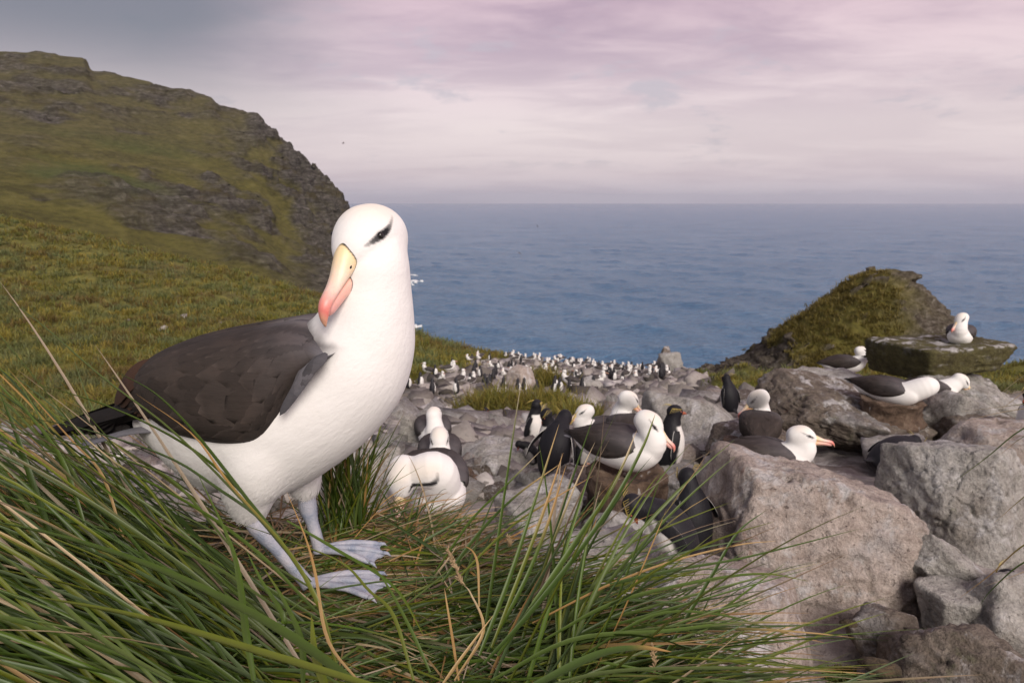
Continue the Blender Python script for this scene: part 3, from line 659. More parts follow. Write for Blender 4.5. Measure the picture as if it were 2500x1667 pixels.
def mat_plumage(nt):
    a = nt.attr().outputs[0]; p = nt.obj
    st = nt.mapping(p, (1, 1.0, 1.0), (0, R(35), 0)); st = nt.mapping(st, (0.35, 1.0, 1.0))
    n1 = nt.noise(st, 95, 4, 0.6, 0.25); n2 = nt.noise(p, 9, 4, 0.6); n3 = nt.noise(st, 260, 3, 0.6)
    c = nt.mix(nt.math('MULTIPLY', nt.sstep(n2, 0.50, 0.75), 0.10), a, nt.mix(1.0, a, (0.83, 0.79, 0.72), 'MULTIPLY'))
    base(nt, nt.mix(nt.math('MULTIPLY', n1, 0.10), c, nt.mix(1.0, c, (0.78, 0.78, 0.78), 'MULTIPLY')))
    nrm(nt, nt.bump(nt.math('ADD', nt.math('MULTIPLY', n1, 0.7), nt.math('ADD', nt.math('MULTIPLY', n3, 0.35), nt.math('MULTIPLY', nt.noise(st, 34, 4, 0.6, 0.4), 0.9))), 0.42, 0.004))
    nt.b.inputs['Specular IOR Level'].default_value = 0.12
    nt.b.inputs['Sheen Weight'].default_value = 0.08
M_PLUM = material('plumage', mat_plumage, 0.85)
def mat_wing(nt):
    a = nt.attr().outputs[0]; p = nt.obj
    st = nt.mapping(p, (0.18, 1, 1), (0, R(20), 0))
    n1 = nt.noise(st, 130, 4, 0.6, 0.2); n2 = nt.noise(p, 22, 5, 0.62)
    c = nt.mix(nt.math('MULTIPLY', nt.sstep(n2, 0.42, 0.72), 0.32), a, nt.mix(1.0, a, (1.75, 1.6, 1.5), 'MULTIPLY'))
    base(nt, nt.mix(nt.math('MULTIPLY', nt.sstep(n1, 0.5, 0.75), 0.30), c, nt.mix(1.0, c, (0.55, 0.55, 0.55), 'MULTIPLY')))
    nrm(nt, nt.bump(n1, 0.35, 0.003)); nt.b.inputs['Specular IOR Level'].default_value = 0.18
M_WING = material('wing_feathers', mat_wing, 0.72)
def mat_bill(nt):
    a = nt.attr().outputs[0]; n = nt.noise(nt.obj, 120, 4, 0.6)
    base(nt, nt.mix(nt.math('MULTIPLY', nt.sstep(n, 0.5, 0.7), 0.25), a, nt.mix(1.0, a, (0.86, 0.78, 0.72), 'MULTIPLY')))
    nrm(nt, nt.bump(nt.noise(nt.obj, 300, 3, 0.6), 0.08, 0.001))
    nt.b.inputs['Subsurface Weight'].default_value = 0.15; nt.b.inputs['Subsurface Radius'].default_value = (0.01, 0.004, 0.002); nt.b.inputs['Subsurface Scale'].default_value = 0.5
M_BILL = material('horny_bill', mat_bill, 0.38)
M_EYE = material('dark_eye', lambda nt: base(nt, (0.012, 0.009, 0.008)), 0.08)
M_BLACK = material('black_skin', lambda nt: base(nt, (0.015, 0.014, 0.014)), 0.6)
def mat_leg(nt):
    n = nt.noise(nt.obj, 28, 4, 0.6); v = nt.vor(nt.obj, 330)
    base(nt, nt.ramp(n, [(0.32, (0.24, 0.28, 0.37)), (0.48, (0.37, 0.39, 0.46)), (0.7, (0.52, 0.50, 0.54))]))
    nrm(nt, nt.bump(v, 0.55, 0.0015))
M_LEG = material('blue_grey_skin', mat_leg, 0.5)

WHITE = np.array((0.86, 0.845, 0.82)); BROWN = np.array((0.040, 0.032, 0.028)); MANTLE = np.array((0.092, 0.085, 0.090))

class Head:
    def __init__(s, hc, fwd, up=(0, 0, 1), size=1.0, tilt=0.0):
        s.c = np.array(hc, float); s.f = unit(fwd); s.l = unit(np.cross(up, s.f)); s.u = np.cross(s.f, s.l); s.k = size; s.rim = -1
        if tilt:
            l, u = s.l, s.u; s.l = l*math.cos(tilt)+u*math.sin(tilt); s.u = u*math.cos(tilt)-l*math.sin(tilt)
    def P(s, a, l, h): return s.c+s.k*(s.f*a+s.l*l+s.u*h)
    def loc(s, co): q = (co-s.c)/s.k; return q@s.f, q@s.l, q@s.u
    def skull(s):
        prof = [(-0.084, 0.004, -0.006, 0.004), (-0.078, 0.030, -0.030, 0.028), (-0.060, 0.050, -0.046, 0.046), (-0.03, 0.063, -0.055, 0.056), (0.0, 0.066, -0.056, 0.0585),
                (0.025, 0.062, -0.053, 0.0545), (0.045, 0.050, -0.047, 0.046), (0.060, 0.036, -0.041, 0.036), (0.074, 0.018, -0.034, 0.024), (0.082, -0.004, -0.016, 0.006)]
        return tube(cr_rings([(s.P(a, 0, t), s.P(a, 0, b), w*s.k, s.l) for a, t, b, w in prof], 30), 30)
    def paint(s, co, col, brow=1.0):
        a, l, h = s.loc(co); near = (np.abs(a) < 0.1) & (np.abs(l) > 0.015) & (np.abs(h) < 0.08)
        pl = [((0.062, 0.005), 0.0020), ((0.051, 0.0105), 0.0045), ((0.036, 0.0180), 0.0078), ((0.022, 0.0245), 0.0060), ((0.005, 0.034), 0.0034), ((-0.014, 0.044), 0.0018)]
        best = np.zeros(len(co))
        for (p0, r0), (p1, r1) in zip(pl[:-1], pl[1:]):
            p0 = np.array(p0); p1 = np.array(p1); dd = p1-p0; q = np.stack([a, h], -1)
            t = np.clip(((q-p0)@dd)/(dd@dd), 0, 1); dist = np.linalg.norm(q-p0-t[:, None]*dd, axis=1); r = r0+(r1-r0)*t
            best = np.maximum(best, smooth01(dist/(r*0.9), 1.3, 0.65)*np.interp(t, [0, 1], [min(1, r0/0.005), min(1, r1/0.005)]))
        k = (best*near*brow)[:, None]
        col[:] = col*(1-k)+np.array((0.018, 0.017, 0.020))*k
        warm = (smooth01(h, 0.028, 0.058)*smooth01(np.abs(a), 0.075, 0.02)*0.55)[:, None]
        col[:] = col*(1-warm)+np.array((0.84, 0.745, 0.63))*warm
    def parts(s, root, bp=0.32, hero=False, bk=1.0, wide=1.0, drop=0.0, deep=1.0, skin=None):
        """bill, eyes"""
        A = s.f*math.cos(bp)-s.u*math.sin(bp); Bv = s.u*math.cos(bp)+s.f*math.sin(bp); o = s.P(0.058, 0, -0.010-drop); k = s.k*bk
        pt = lambda a, b: o+k*(A*a+Bv*b*(1+(deep-1)*float(np.interp(a, [0.03, 0.10], [1, 0]))))
        m = 90 if hero else 14; nn = 56 if hero else 12; bv = None
        if skin is not None:
            bm = bmesh.new(); bm.from_mesh(skin); bv = BVHTree.FromBMesh(bm); bm.free()
        up = [(-0.032, 0.013, -0.012, 0.0070), (-0.012, 0.0265, -0.010, 0.0145), (0.006, 0.0262, -0.009, 0.0180), (0.024, 0.0215, -0.0075, 0.0165), (0.045, 0.0145, -0.006, 0.0140), (0.066, 0.0105, -0.0055, 0.0122),
              (0.084, 0.0105, -0.006, 0.0112), (0.099, 0.0095, -0.009, 0.0105), (0.111, 0.003, -0.0145, 0.0085), (0.119, -0.008, -0.0205, 0.0055), (0.1225, -0.0185, -0.0255, 0.0022)]
        lo = [(-0.028, -0.008, -0.030, 0.0080), (-0.012, -0.006, -0.037, 0.0160), (0.006, -0.0055, -0.0345, 0.0176), (0.024, -0.005, -0.0300, 0.0158), (0.045, -0.004, -0.0262, 0.0135), (0.066, -0.0035, -0.0238, 0.0116), (0.084, -0.004, -0.0230, 0.0100), (0.098, -0.0075, -0.0222, 0.0078), (0.106, -0.0125, -0.0195, 0.003)]
        CU = np.array([(0.86, 0.66, 0.34), (0.86, 0.69, 0.42), (0.86, 0.68, 0.52), (0.84, 0.60, 0.51), (0.78, 0.33, 0.28), (0.72, 0.20, 0.17), (0.74, 0.42, 0.28)]); PU = [-0.012, 0.02, 0.045, 0.075, 0.097, 0.112, 0.1225]
        CL = np.array([(0.80, 0.46, 0.12), (0.80, 0.48, 0.20), (0.80, 0.50, 0.40), (0.78, 0.42, 0.36), (0.66, 0.34, 0.31)]); PL = [-0.012, 0.012, 0.04, 0.08, 0.106]
        ob = []
        for nm, tab, C, Pp in (('upper_bill', up, CU, PU), ('lower_bill', lo, CL, PL)):
            rg = cr_rings([(pt(a, t), pt(a, b), w*k*(1+(wide-1)*np.interp(a, [0, 0.09], [1, 0.25])), s.l) for a, t, b, w in tab], m); V, Fc = tube(rg, nn, 2.2, ridge=0.34 if nm == 'upper_bill' else -0.0)
            al = np.clip(((V-o)@A)/k, -0.012, 0.1225); c = np.stack([np.interp(al, Pp, C[:, i]) for i in range(3)], -1)
            if nm == 'upper_bill':
                sd = np.abs((V-o)@s.l)/k; hh = ((V-o)@Bv)/k                       # yellow-orange plate low at the base
                y = (smooth01(al, 0.034, 0.006)*smooth01(hh, 0.010, 0.0)*0.8)[:, None]; c = c*(1-y)+np.array((0.83, 0.47, 0.10))*y
            if bv is not None:                                                    # thin black skin where the bill leaves the feathers
                for q in range(len(V)):
                    if al[q] > 0.05: continue
                    hit = bv.find_nearest(Vector(V[q])); dd = (Vector(V[q])-hit[0]).dot(hit[1])
                    kk = float(smooth01(dd, 0.0021, 0.0012))*(0.25+0.75*float(smooth01(-(V[q]-o)@s.l*s.rim, -0.012, 0.004))); c[q] = c[q]*(1-kk)+np.array((0.02, 0.018, 0.016))*kk
            ob.append(link(nm, mesh_from(nm, V, Fc, [M_BILL], colors=c), root))
        if hero:
            for sg in (-1, 1):
                c0 = pt(0.027, 0.008)+s.l*sg*0.0152*k*(1+(wide-1)*0.75)
                V, Fc = tube([(c0-A*0.0035*k, c0-A*0.0036*k, 0.0003, Bv), (c0-A*0.002*k+s.l*sg*0.0012, c0-A*0.002*k-s.l*sg*0.0012, 0.0022*k, Bv), (c0+A*0.002*k+s.l*sg*0.0014, c0+A*0.002*k-s.l*sg*0.0014, 0.0022*k, Bv), (c0+A*0.0045*k, c0+A*0.0044*k, 0.0004, Bv)], 10)
                link('nostril', mesh_from('nostril', V, Fc, [M_BLACK]), ob[0])
    def eyes(s, root, me, rad=0.0068, a=0.034, h=0.0178):
        bm = bmesh.new(); bm.from_mesh(me); bv = BVHTree.FromBMesh(bm); bm.free()
        for sg in (-1, 1):
            src = s.P(a, sg*0.14, h); hit = bv.ray_cast(Vector(src), Vector(-sg*s.l))
            c = np.array(hit[0]) if hit[0] is not None else s.P(a, sg*0.05, h)
            c = c-s.l*sg*rad*0.62*s.k
            V, Fc = tube([(c+s.l*x*rad*s.k+s.u*math.sqrt(max(1e-6, 1-x*x))*rad*s.k, c+s.l*x*rad*s.k-s.u*math.sqrt(max(1e-6, 1-x*x))*rad*s.k, math.sqrt(max(1e-6, 1-x*x))*rad*s.k, s.f) for x in np.cos(np.linspace(math.pi, 0, 11))], 16)
            link('eye', mesh_from('eye', V, Fc, [M_EYE]), root)

class Wing:
    """folded wing: half loft hugging one flank; S(u,v) for feathers"""
    def __init__(s, rings, side, power=3.2, nu=72, nv=34):
        rg = cr_rings(rings, nu); ph = np.linspace(-math.pi/2, math.pi/2, nv); sn, cs = np.sin(ph), np.cos(ph)
        sn = np.sign(sn)*np.abs(sn)**(2/power); cs = np.abs(cs)**(2/power)
        G = np.empty((nu, nv, 3))
        for i, (t, b, w, sv) in enumerate(rg):
            G[i] = (t+b)/2+np.outer(-sn, (t-b)/2)+np.outer(cs, np.array((0, side*w, 0)))
        s.G = G; s.side = side; s.nu, s.nv = nu, nv
        du = np.gradient(G, axis=0); dv = np.gradient(G, axis=1); n = np.cross(du, dv); n /= np.linalg.norm(n, axis=2)[..., None]+1e-12
        if (n[nu//2, nv//2, 1]*side) < 0: n = -n
        s.N = n
    def S(s, u, v, lift=0):
        u = np.clip(u, 0, 1)*(s.nu-1.001); v = np.clip(v, 0, 1)*(s.nv-1.001); i = u.astype(int); j = v.astype(int); a = (u-i)[..., None]; b = (v-j)[..., None]
        def bl(A): return (A[i, j]*(1-a)+A[i+1, j]*a)*(1-b)+(A[i, j+1]*(1-a)+A[i+1, j+1]*a)*b
        return bl(s.G)+bl(s.N)*np.asarray(lift)[..., None]
    def shell(s, name, root, colfun):
        V = s.G.reshape(-1, 3); inner = V.copy(); inner[:, 1] *= 0.55
        k = len(V); f = grid_faces(s.nu, s.nv); 
        Fc = np.vstack([f, f[:, ::-1]+k]).tolist()
        for i in range(s.nu-1):
            for j in (0, s.nv-1):
                a, b = i*s.nv+j, (i+1)*s.nv+j; Fc.append([a, b, b+k, a+k])
        uu, vv = np.meshgrid(np.linspace(0, 1, s.nu), np.linspace(0, 1, s.nv), indexing='ij'); c = colfun(uu.ravel(), vv.ravel())
        return link(name, mesh_from(name, np.vstack([V, inner]), Fc, [M_WING], colors=np.vstack([c, c])), root)
    def feathers(s, name, root, specs, colfun, seed=0):
        r = np.random.default_rng(seed); V, Fc, C, k = [], [], [], 0
        t = np.linspace(0, 1, 8)[:, None]; q = np.linspace(-1, 1, 7)[None, :]
        for (u0, v0, L, hw, slope, lift) in specs:
            shp = np.clip(1-np.abs(t-0.35)**3.2/0.65**3.2*0.96, 0.0, 1)**0.62
            uu = u0+L*t+0*q-0.012*q*q*t; vv = v0+slope*L*t+hw*shp*q+0.012*r.normal()
            lf = 0.0012+lift*t**0.7*(1-0.35*q*q)+0.0006*(1-np.abs(q))
            p = s.S(uu+0*q, vv, lf+0*q*t); V.append(p.reshape(-1, 3)); Fc.append(grid_faces(8, 7)+k); k += 56
            edge = np.clip(np.maximum(smooth01(t, 0.86, 1.0)+0*q, smooth01(np.abs(q), 0.62, 1.0)*smooth01(t, 0.1, 0.5)), 0, 1)
            c = colfun((uu+0*q).ravel(), vv.ravel())*(0.82+0.36*r.random()); C.append(c*(1+0.50*edge.ravel()[:, None]*(0.35+r.random())))
        me = mesh_from(name, np.concatenate(V), np.concatenate(Fc), [M_WING], colors=np.concatenate(C))
        return link(name, me, root)
def long_feather(name, root, pts, width, nrm_, col, mat=None, rise=0.12):
    pts = cr(pts, 14); V, Fc, C = [], [], []; n = len(pts)
    for i, p in enumerate(pts):
        t = pts[min(i+1, n-1)]-pts[max(i-1, 0)]; t /= np.linalg.norm(t); sd_ = unit(np.cross(t, nrm_)); s_ = i/(n-1)
        w = width*min(1, 0.35+s_*2.2)*(1-s_**6)**0.6+1e-4; up = np.cross(sd_, t)
        for a in (-1, -0.5, 0, 0.5, 1): V.append(p+sd_*w*a+up*w*rise*(1-a*a))
        C += [col]*5
    f = grid_faces(n, 5); V = np.array(V); V2 = V-np.asarray(nrm_)*0.0012; k = len(V)
    return link(name, mesh_from(name, np.vstack([V, V2]), np.vstack([f, f[:, ::-1]+k]), [mat or M_WING], colors=np.vstack([C, C])), root)

def foot_mesh(heel, fwd, length, spread=(-0.33, 0.0, 0.30), lens=(0.90, 1.0, 0.94), z0=0.0):
    heel = np.array(heel, float); ang = math.atan2(fwd[1], fwd[0]); toes = []; n = 12
    for a, l in zip(spread, lens):
        dirv = np.array((math.cos(ang+a), math.sin(ang+a), 0)); t = np.linspace(0, 1, n)[:, None]
        toes.append(heel+dirv*length*l*t+np.array((0, 0, 1))*(0.010*np.sin(t*math.pi)+0.006*(1-t)+0.004-heel[2]*0*t))
    parts = []
    for p in toes:
        parts.append(pipe(p, np.interp(np.linspace(0, 1, n), [0, 0.12, 0.5, 0.55, 0.62, 0.95, 1], [0.011, 0.0095, 0.0075, 0.0085, 0.0068, 0.0058, 0.0035]), 10, 0.8))
        e = unit(p[-1]-p[-2]); parts.append(pipe([p[-1]-e*0.004, p[-1]+e*0.006+np.array((0, 0, 0.001)), p[-1]+e*0.014-np.array((0, 0, 0.004))], [0.0045, 0.0035, 0.0006], 8))
    for a, b in ((0, 1), (1, 2)):
        A, B_ = toes[a], toes[b]; m = 7; V = []
        for i in range(n):
            for j in range(m):
                q = j/(m-1); s = i/(n-1)*(1-0.045*math.sin(q*math.pi)); k = s*(n-1); i0 = min(int(k), n-2); fr = k-i0
                pa = A[i0]*(1-fr)+A[i0+1]*fr; pb = B_[i0]*(1-fr)+B_[i0+1]*fr; p = pa*(1-q)+pb*q
                p = p+np.array((0, 0, -0.0055*math.sin(q*math.pi)+0.0028*math.sin(i*1.3+j*1.7)*s)); V.append(p)
        V = np.array(V); f = grid_faces(n, m); V2 = V-np.array((0, 0, 0.003)); k = len(V)
        parts.append((np.vstack([V, V2]), np.vstack([f, f[:, ::-1]+k]).tolist()))
    return cat(parts)

# ---- the standing albatross in the foreground -------------------------------------------------
HY0 = 1.25; HYAW = R(-3); HO = P(720, 1392, HY0)
def Bp(px, row, off=0.0):
    """survey bearing -> hero's own (x, y=off, z): meets the bird's long axis plane pushed sideways by off"""
    dirv = P(px, row, 1.0)-Vector((0, 0, EYE)); nv = Vector((-math.sin(HYAW), math.cos(HYAW), 0)); ev = Vector((math.cos(HYAW), math.sin(HYAW), 0))
    o = HO-Vector((0, 0, EYE))+nv*off; k = o.dot(nv)/dirv.dot(nv); q = dirv*k-o
    return np.array((q.dot(ev), off, q.z))
def fluff(root, me, co, hd, n=60000):
    r = np.random.default_rng(8); m = len(me.vertices); nr = np.empty(m*3, np.float32); me.vertices.foreach_get('normal', nr); nr = nr.reshape(-1, 3).astype(float)
    col = np.empty(m*4, np.float32); me.color_attributes['Col'].data.foreach_get('color', col); col = col.reshape(-1, 4)[:, :3]
    i = r.choice(m, n, replace=False); p = co[i]; nv = nr[i]; c = col[i].astype(float)
    a, l, h = hd.loc(p); headm = smooth01(np.sqrt(a*a+l*l+h*h), 0.09, 0.075); keep = (headm < 0.6) & (p[:, 2] < 0.17+0.10*r.random(n)**2) & (p[:, 1] < 0.09)
    fl = np.array((-0.55, 0, -0.83))+r.normal(size=(n, 3))*0.16; fl = fl*(1-smooth01(p[:, 2], 0.42, 0.52)[:, None])+np.array((-0.1, 0, -1.0))*smooth01(p[:, 2], 0.42, 0.52)[:, None]
    t = fl-nv*(fl*nv).sum(1)[:, None]; tl = np.linalg.norm(t, axis=1); keep &= tl > 0.25; t /= tl[:, None]+1e-9; sdv = np.cross(nv, t)
    low = smooth01(p[:, 2], 0.20, 0.10); L = (0.013+0.009*r.random(n))*(1+0.35*low); w = 0.0007+0.0006*r.random(n); lift = 0.0003+0.0008*r.random(n)*(0.4+1.6*low)
    V = []
    for s_, ws, lf in ((0, 0.7, -0.0006), (0.5, 1.0, 0.55), (0.85, 0.6, 0.9), (1.0, 0.05, 1.0)):
        ctr = p+t*(L*s_)[:, None]+nv*((lift*lf) if lf > 0 else np.full(n, lf))[:, None]; V += [ctr-sdv*(w*ws)[:, None], ctr+sdv*(w*ws)[:, None]]
    V = np.stack(V, 1)[keep]; k = np.arange(len(V))[:, None, None]*8; q = np.array([[0, 1, 3, 2], [2, 3, 5, 4], [4, 5, 7, 6]])[None]
    cc = np.repeat(c[keep]*(0.93+0.10*r.random((keep.sum(), 1))), 8, 0)
    link('contour_feathers', mesh_from('contour_feathers', V.reshape(-1, 3), (k+q).reshape(-1, 4), [M_PLUM], colors=cc), root, kind='stuff')
def build_hero():
    root = empty('albatross', HO, (0, 0, HYAW), category='albatross', label='large white albatross with dark brown wings standing in the foreground tussock grass')
    tb = [((335, 985), (352, 1035), .018), ((392, 915), (415, 1118), .062), ((470, 865), (505, 1176), .095), ((570, 828), (600, 1195), .118), ((665, 812), (715, 1192), .134),
          ((728, 796), (828, 1128), .130), ((765, 776), (915, 1056), .122), ((786, 752), (980, 968), .114), ((798, 728), (1008, 870), .100), ((808, 700), (1009, 780), .090), ((818, 672), (1003, 705), .080), ((826, 640), (998, 640), .074), ((832, 600), (985, 585), .055)]
    body = cr_rings([(Bp(*t), Bp(*b), w) for t, b, w in tb], 60)
    hd = Head(Bp(900, 592)+np.array((0, 0.004, 0)), Rot(HYAW, (-0.33, -0.84, -0.10)), size=1.04)
    parts = [tube(body, 44), hd.skull()]
    # cheeks and chin blend into the neck
    parts.append(pipe([hd.P(-0.015, 0, 0.012), hd.P(-0.020, 0, -0.03), Bp(910, 665), Bp(908, 740)], [0.048, 0.060, 0.067, 0.077], 24))
    parts.append(pipe([hd.P(0.02, 0, -0.02), Bp(895, 690)], [0.048, 0.055], 24))
    # feathered thighs
    for off, pts in ((-0.062, [((668, 1070), .072), ((640, 1110), .074), ((624, 1155), .068), ((612, 1195), .056), ((612, 1232), .041), ((612, 1258), .029)]), (0.055, [((725, 1090), .065), ((735, 1150), .045), ((745, 1185), .032), ((748, 1206), .020)])):
        pp = [Bp(a, b, off) for (a, b), _ in pts]; parts.append(pipe(cr(pp, 12), np.interp(np.linspace(0, 1, 12), np.linspace(0, 1, len(pts)), [r for _, r in pts]), 24, 1.0, (0, 1, 0)))
    # under-tail coverts
    parts.append(tube(cr_rings([(Bp(330, 1015), Bp(335, 1045), .015), (Bp(400, 990), Bp(420, 1120), .05), (Bp(500, 1000), Bp(525, 1192), .075), (Bp(600, 1020), Bp(600, 1180), .06)], 14), 24))
    th = Bp(640, 1120, -0.06); nk = Bp(940, 655)
    soft = lambda c: np.maximum(smooth01(np.linalg.norm(c-th, axis=1), 0.13, 0.06)*smooth01(c[:, 1], 0.0, -0.03), smooth01(np.linalg.norm((c-nk)*np.array((1, 1, 1.1)), axis=1), 0.15, 0.07)*smooth01(hd.loc(c)[0], 0.01, -0.01))
    me, co = fuse(parts, 0.0034, 16, soft)
    col = np.tile(WHITE, (len(co), 1)); hd.paint(co, col)
    x740 = Bp(735, 790)[0]; top = co[:, 2]
    dk = smooth01(co[:, 0]+0.012*fbm(co*30, 3), x740+0.055, x740-0.075)*smooth01(co[:, 2]-np.interp(co[:, 0], [Bp(400, 900)[0], Bp(720, 780)[0]], [Bp(400, 900)[2], Bp(720, 780)[2]]), -0.075, -0.02)
    col = col*(1-dk[:, None])+MANTLE*1.25*dk[:, None]
    l0, l1 = Bp(728, 768, -0.04), Bp(820, 852, -0.12); xl = np.interp(co[:, 2], [l1[2]-0.06, l1[2], l0[2], l0[2]+0.03], [l1[0]-0.05, l1[0], l0[0], l0[0]-0.03])
    m2_ = smooth01(xl-co[:, 0]+0.010*fbm(co*45, 3), -0.022, 0.042)*smooth01(co[:, 2], l1[2]-0.10, l1[2]-0.04)*smooth01(co[:, 2], l0[2]+0.05, l0[2]+0.02)
    col = col*(1-m2_[:, None])+np.array((0.125, 0.115, 0.120))*m2_[:, None]
    me.materials.append(M_PLUM); set_col(me, col); link('body', me, root)
    hd.parts(root, 0.60, True, 1.03, 1.20, 0.008, 1.24, me); hd.eyes(root, me, 0.0072)
    # wings
    wt = [((824, 846), (826, 858), .120), ((804, 822), (802, 882), .138), ((774, 802), (766, 908), .147), ((728, 788), (716, 962), .152), ((672, 794), (670, 1050), .157), ((620, 802), (626, 1104), .158), ((560, 812), (560, 1112), .154), ((495, 825), (486, 1100), .142), ((432, 842), (414, 1076), .124), ((380, 870), (366, 1036), .098), ((338, 912), (326, 1012), .070), ((304, 952), (296, 1006), .042), ((280, 986), (276, 1000), .018)]
    def wcol(u, v):
        c = BROWN*np.ones((len(u), 1)); f = (smooth01(u, 0.42, 0.02)*smooth01(v, 0.75, 0.25))[:, None]; c = c*(1-f)+MANTLE*1.05*f
        e = (smooth01(u, 0.14, 0.0)*0.8)[:, None]; c = c*(1-e)+np.array((0.20, 0.20, 0.22))*e
        t = (smooth01(v, 0.10, 0.0)*smooth01(u, 0.45, 0.2))[:, None]; return c*(1-t)+np.array((0.20, 0.185, 0.19))*t
    rr = np.random.default_rng(5)
    def Bs(px, row, off, side):
        p = Bp(px, row, -off); p[1] = side*off; return p
    for side in (-1, 1):
        wg = Wing([(Bs(*t, 0.03, 0), Bs(*b, w*0.9, 0), w) for t, b, w in wt], side); wo = wg.shell('wing', root, wcol)
        sp = []
        for row_ in range(13):                                   # rows of coverts from the rear forwards, each overlapping the one behind
            u0 = 0.84-row_*0.058
            for k in range(12):
                v = 0.05+k*0.082+(row_ % 2)*0.041+rr.normal()*0.008
                if v > 0.985: continue
                big = smooth01(v, 0.35, 0.15)*smooth01(u0, 0.7, 0.5)
                sp.append((u0+rr.normal()*0.008, v, 0.155+0.05*big, 0.078+0.02*big, 0.10+rr.normal()*0.04, 0.0017-0.0008*big))
        wg.feathers('covert_feathers', wo, sp, wcol, 7)
        # grey lesser coverts bunched at the wing bend
        for k in range(13):
            k *= 0.55; a = Bs(796-k*8, 862+k*4, 0.142, side); b = Bs(772-k*7+rr.normal()*3, 885+k*9, 0.156, side); c = Bs(742-k*9, 922+k*14, 0.157, side)
            long_feather('covert_feather', wo, [a, b, c], 0.0085, (0, side, 0.25), tuple(np.array((0.085, 0.083, 0.092))*(0.6+0.7*rr.random())), rise=0.3)
        # primaries crossing over the tail
        for k in range(6):
            a = Bs(430, 960+k*8, 0.085, side); b = Bs(300-k*2, 1000+k*5, (0.058-0.006*k), side); c = Bs(190+k*24, 1032+k*4, 0.028, side); e = Bs(95+k*38, 1062-k*2, 0.008, side)
            long_feather('primary_feather', wo, [a, b, c, e], 0.0135-0.0008*k, (0, side*0.75, 0.66), (0.016, 0.014, 0.014))
        # tertials at the hump of the folded wing
        for k in range(6):
            a = Bs(400+k*22, 880-k*8, 0.075, side); b = Bs(325+k*14, 920+k*4, 0.083, side); c = Bs(278+k*14, 985+k*8, (0.05+0.004*k), side)
            long_feather('tertial_feather', wo, [a, b, c], 0.021, (-0.35, side*0.8, 0.4), tuple(np.array((0.058, 0.032, 0.022))*(0.6+0.7*rr.random())))
    for k in range(7):                                           # grey tail
        y = (k-3)*0.014
        long_feather('tail_feather', root, [Bp(430, 1045, y), Bp(320, 1052, y*1.5), Bp(200, 1078+abs(k-3)*3, y*2.2)], 0.020, (0, 0, 1), (0.17, 0.17, 0.19))
    # loose plumage lying over the skin
    fluff(root, me, co, hd)
    # legs and webbed feet
    for off, jt, kn, hl, fw, ln in ((-0.070, (612, 1250), (632, 1288), (752, 1398), (1, 0.10), 0.150), (0.055, (747, 1196), (752, 1238), (782, 1352), (1, 0.06), 0.140)):
        p0 = Bp(*jt, off); p1 = Bp(*kn, off); p2 = Bp(*hl, off); p2[2] = 0.012 if off < 0 else max(p2[2], 0.012)
        if off > 0: p2[2] = 0.014
        pts = cr([p0, p1, p1*0.6+p2*0.4, p2*0.85+p1*0.15, p2], 18)
        V, Fc = pipe(pts, np.interp(np.linspace(0, 1, 18), [0, 0.2, 0.33, 0.45, 0.85, 1], [0.0155, 0.0190, 0.0170, 0.0125, 0.0130, 0.0150]), 16, 1.0, (0, 1, 0))
        lg = link('leg', mesh_from('leg', V, Fc, [M_LEG]), root)
        V, Fc = foot_mesh((p2[0]-0.006, p2[1], 0.004), Rot(0, (fw[0], fw[1], 0)), ln); link('webbed_foot', mesh_from('webbed_foot', V, Fc, [M_LEG]), lg)
    return root
def Rot(yaw, v):
    """world direction -> bird axes"""
    c, s = math.cos(-yaw), math.sin(-yaw); return np.array((v[0]*c-v[1]*s, v[0]*s+v[1]*c, v[2]))
build_hero()
# ---- sitting albatrosses, nests, penguins ------------------------------------------------------
def mat_nest(nt):
    n = nt.noise(nt.obj, 14, 6, 0.7, 0.3); n2 = nt.noise(nt.obj, 55, 4, 0.65)
    c = nt.ramp(n, [(0.3, (0.045, 0.028, 0.018)), (0.5, (0.115, 0.074, 0.05)), (0.68, (0.19, 0.138, 0.10))])
    runs = nt.noise(nt.mapping(nt.obj, (26, 26, 2.5)), 1.0, 3, 0.6)
    base(nt, nt.mix(nt.math('MULTIPLY', nt.sstep(runs, 0.66, 0.72), 0.7), c, (0.52, 0.50, 0.48)))
    nrm(nt, nt.bump(nt.math('ADD', n, nt.math('MULTIPLY', n2, 0.5)), 0.9, 0.02))
M_NEST = material('mud_nest', mat_nest, 0.92)
def nest(loc, r, h, label, seed):
    prof = [(0.0, 0.80), (0.02, 1.12), (0.25, 1.05), (0.55, 0.96), (0.8, 0.98), (0.95, 1.04), (1.0, 0.98), (1.0, 0.80), (0.93, 0.55), (0.90, 0.05)]
    rg = cr(np.array(prof), 26); n = 44; V = []
    for z, rr_ in rg:
        a = np.linspace(0, 2*math.pi, n, endpoint=False); V.append(np.stack([np.cos(a)*rr_*r, np.sin(a)*rr_*r, np.full(n, z*h)], -1))
    V = np.concatenate(V); q = V/r*1.5+seed*5; nn = fbm(q, 4); rad = V.copy(); rad[:, 2] = 0; rad /= np.linalg.norm(rad, axis=1)[:, None]+1e-9
    V = V+rad*((nn*0.13+0.07*ridged(q*2.2, 3)-0.05)*r)[:, None]; V[:, 2] += 0.09*h*pnoise(q*1.6)*smooth01(V[:, 2], 0.2*h, 0.8*h)
    Fc = grid_faces(len(rg), n, True).tolist()
    o = link('mud_nest', mesh_from('mud_nest', V, Fc, [M_NEST]), label=label, category='nest'); o.location = loc
    return o
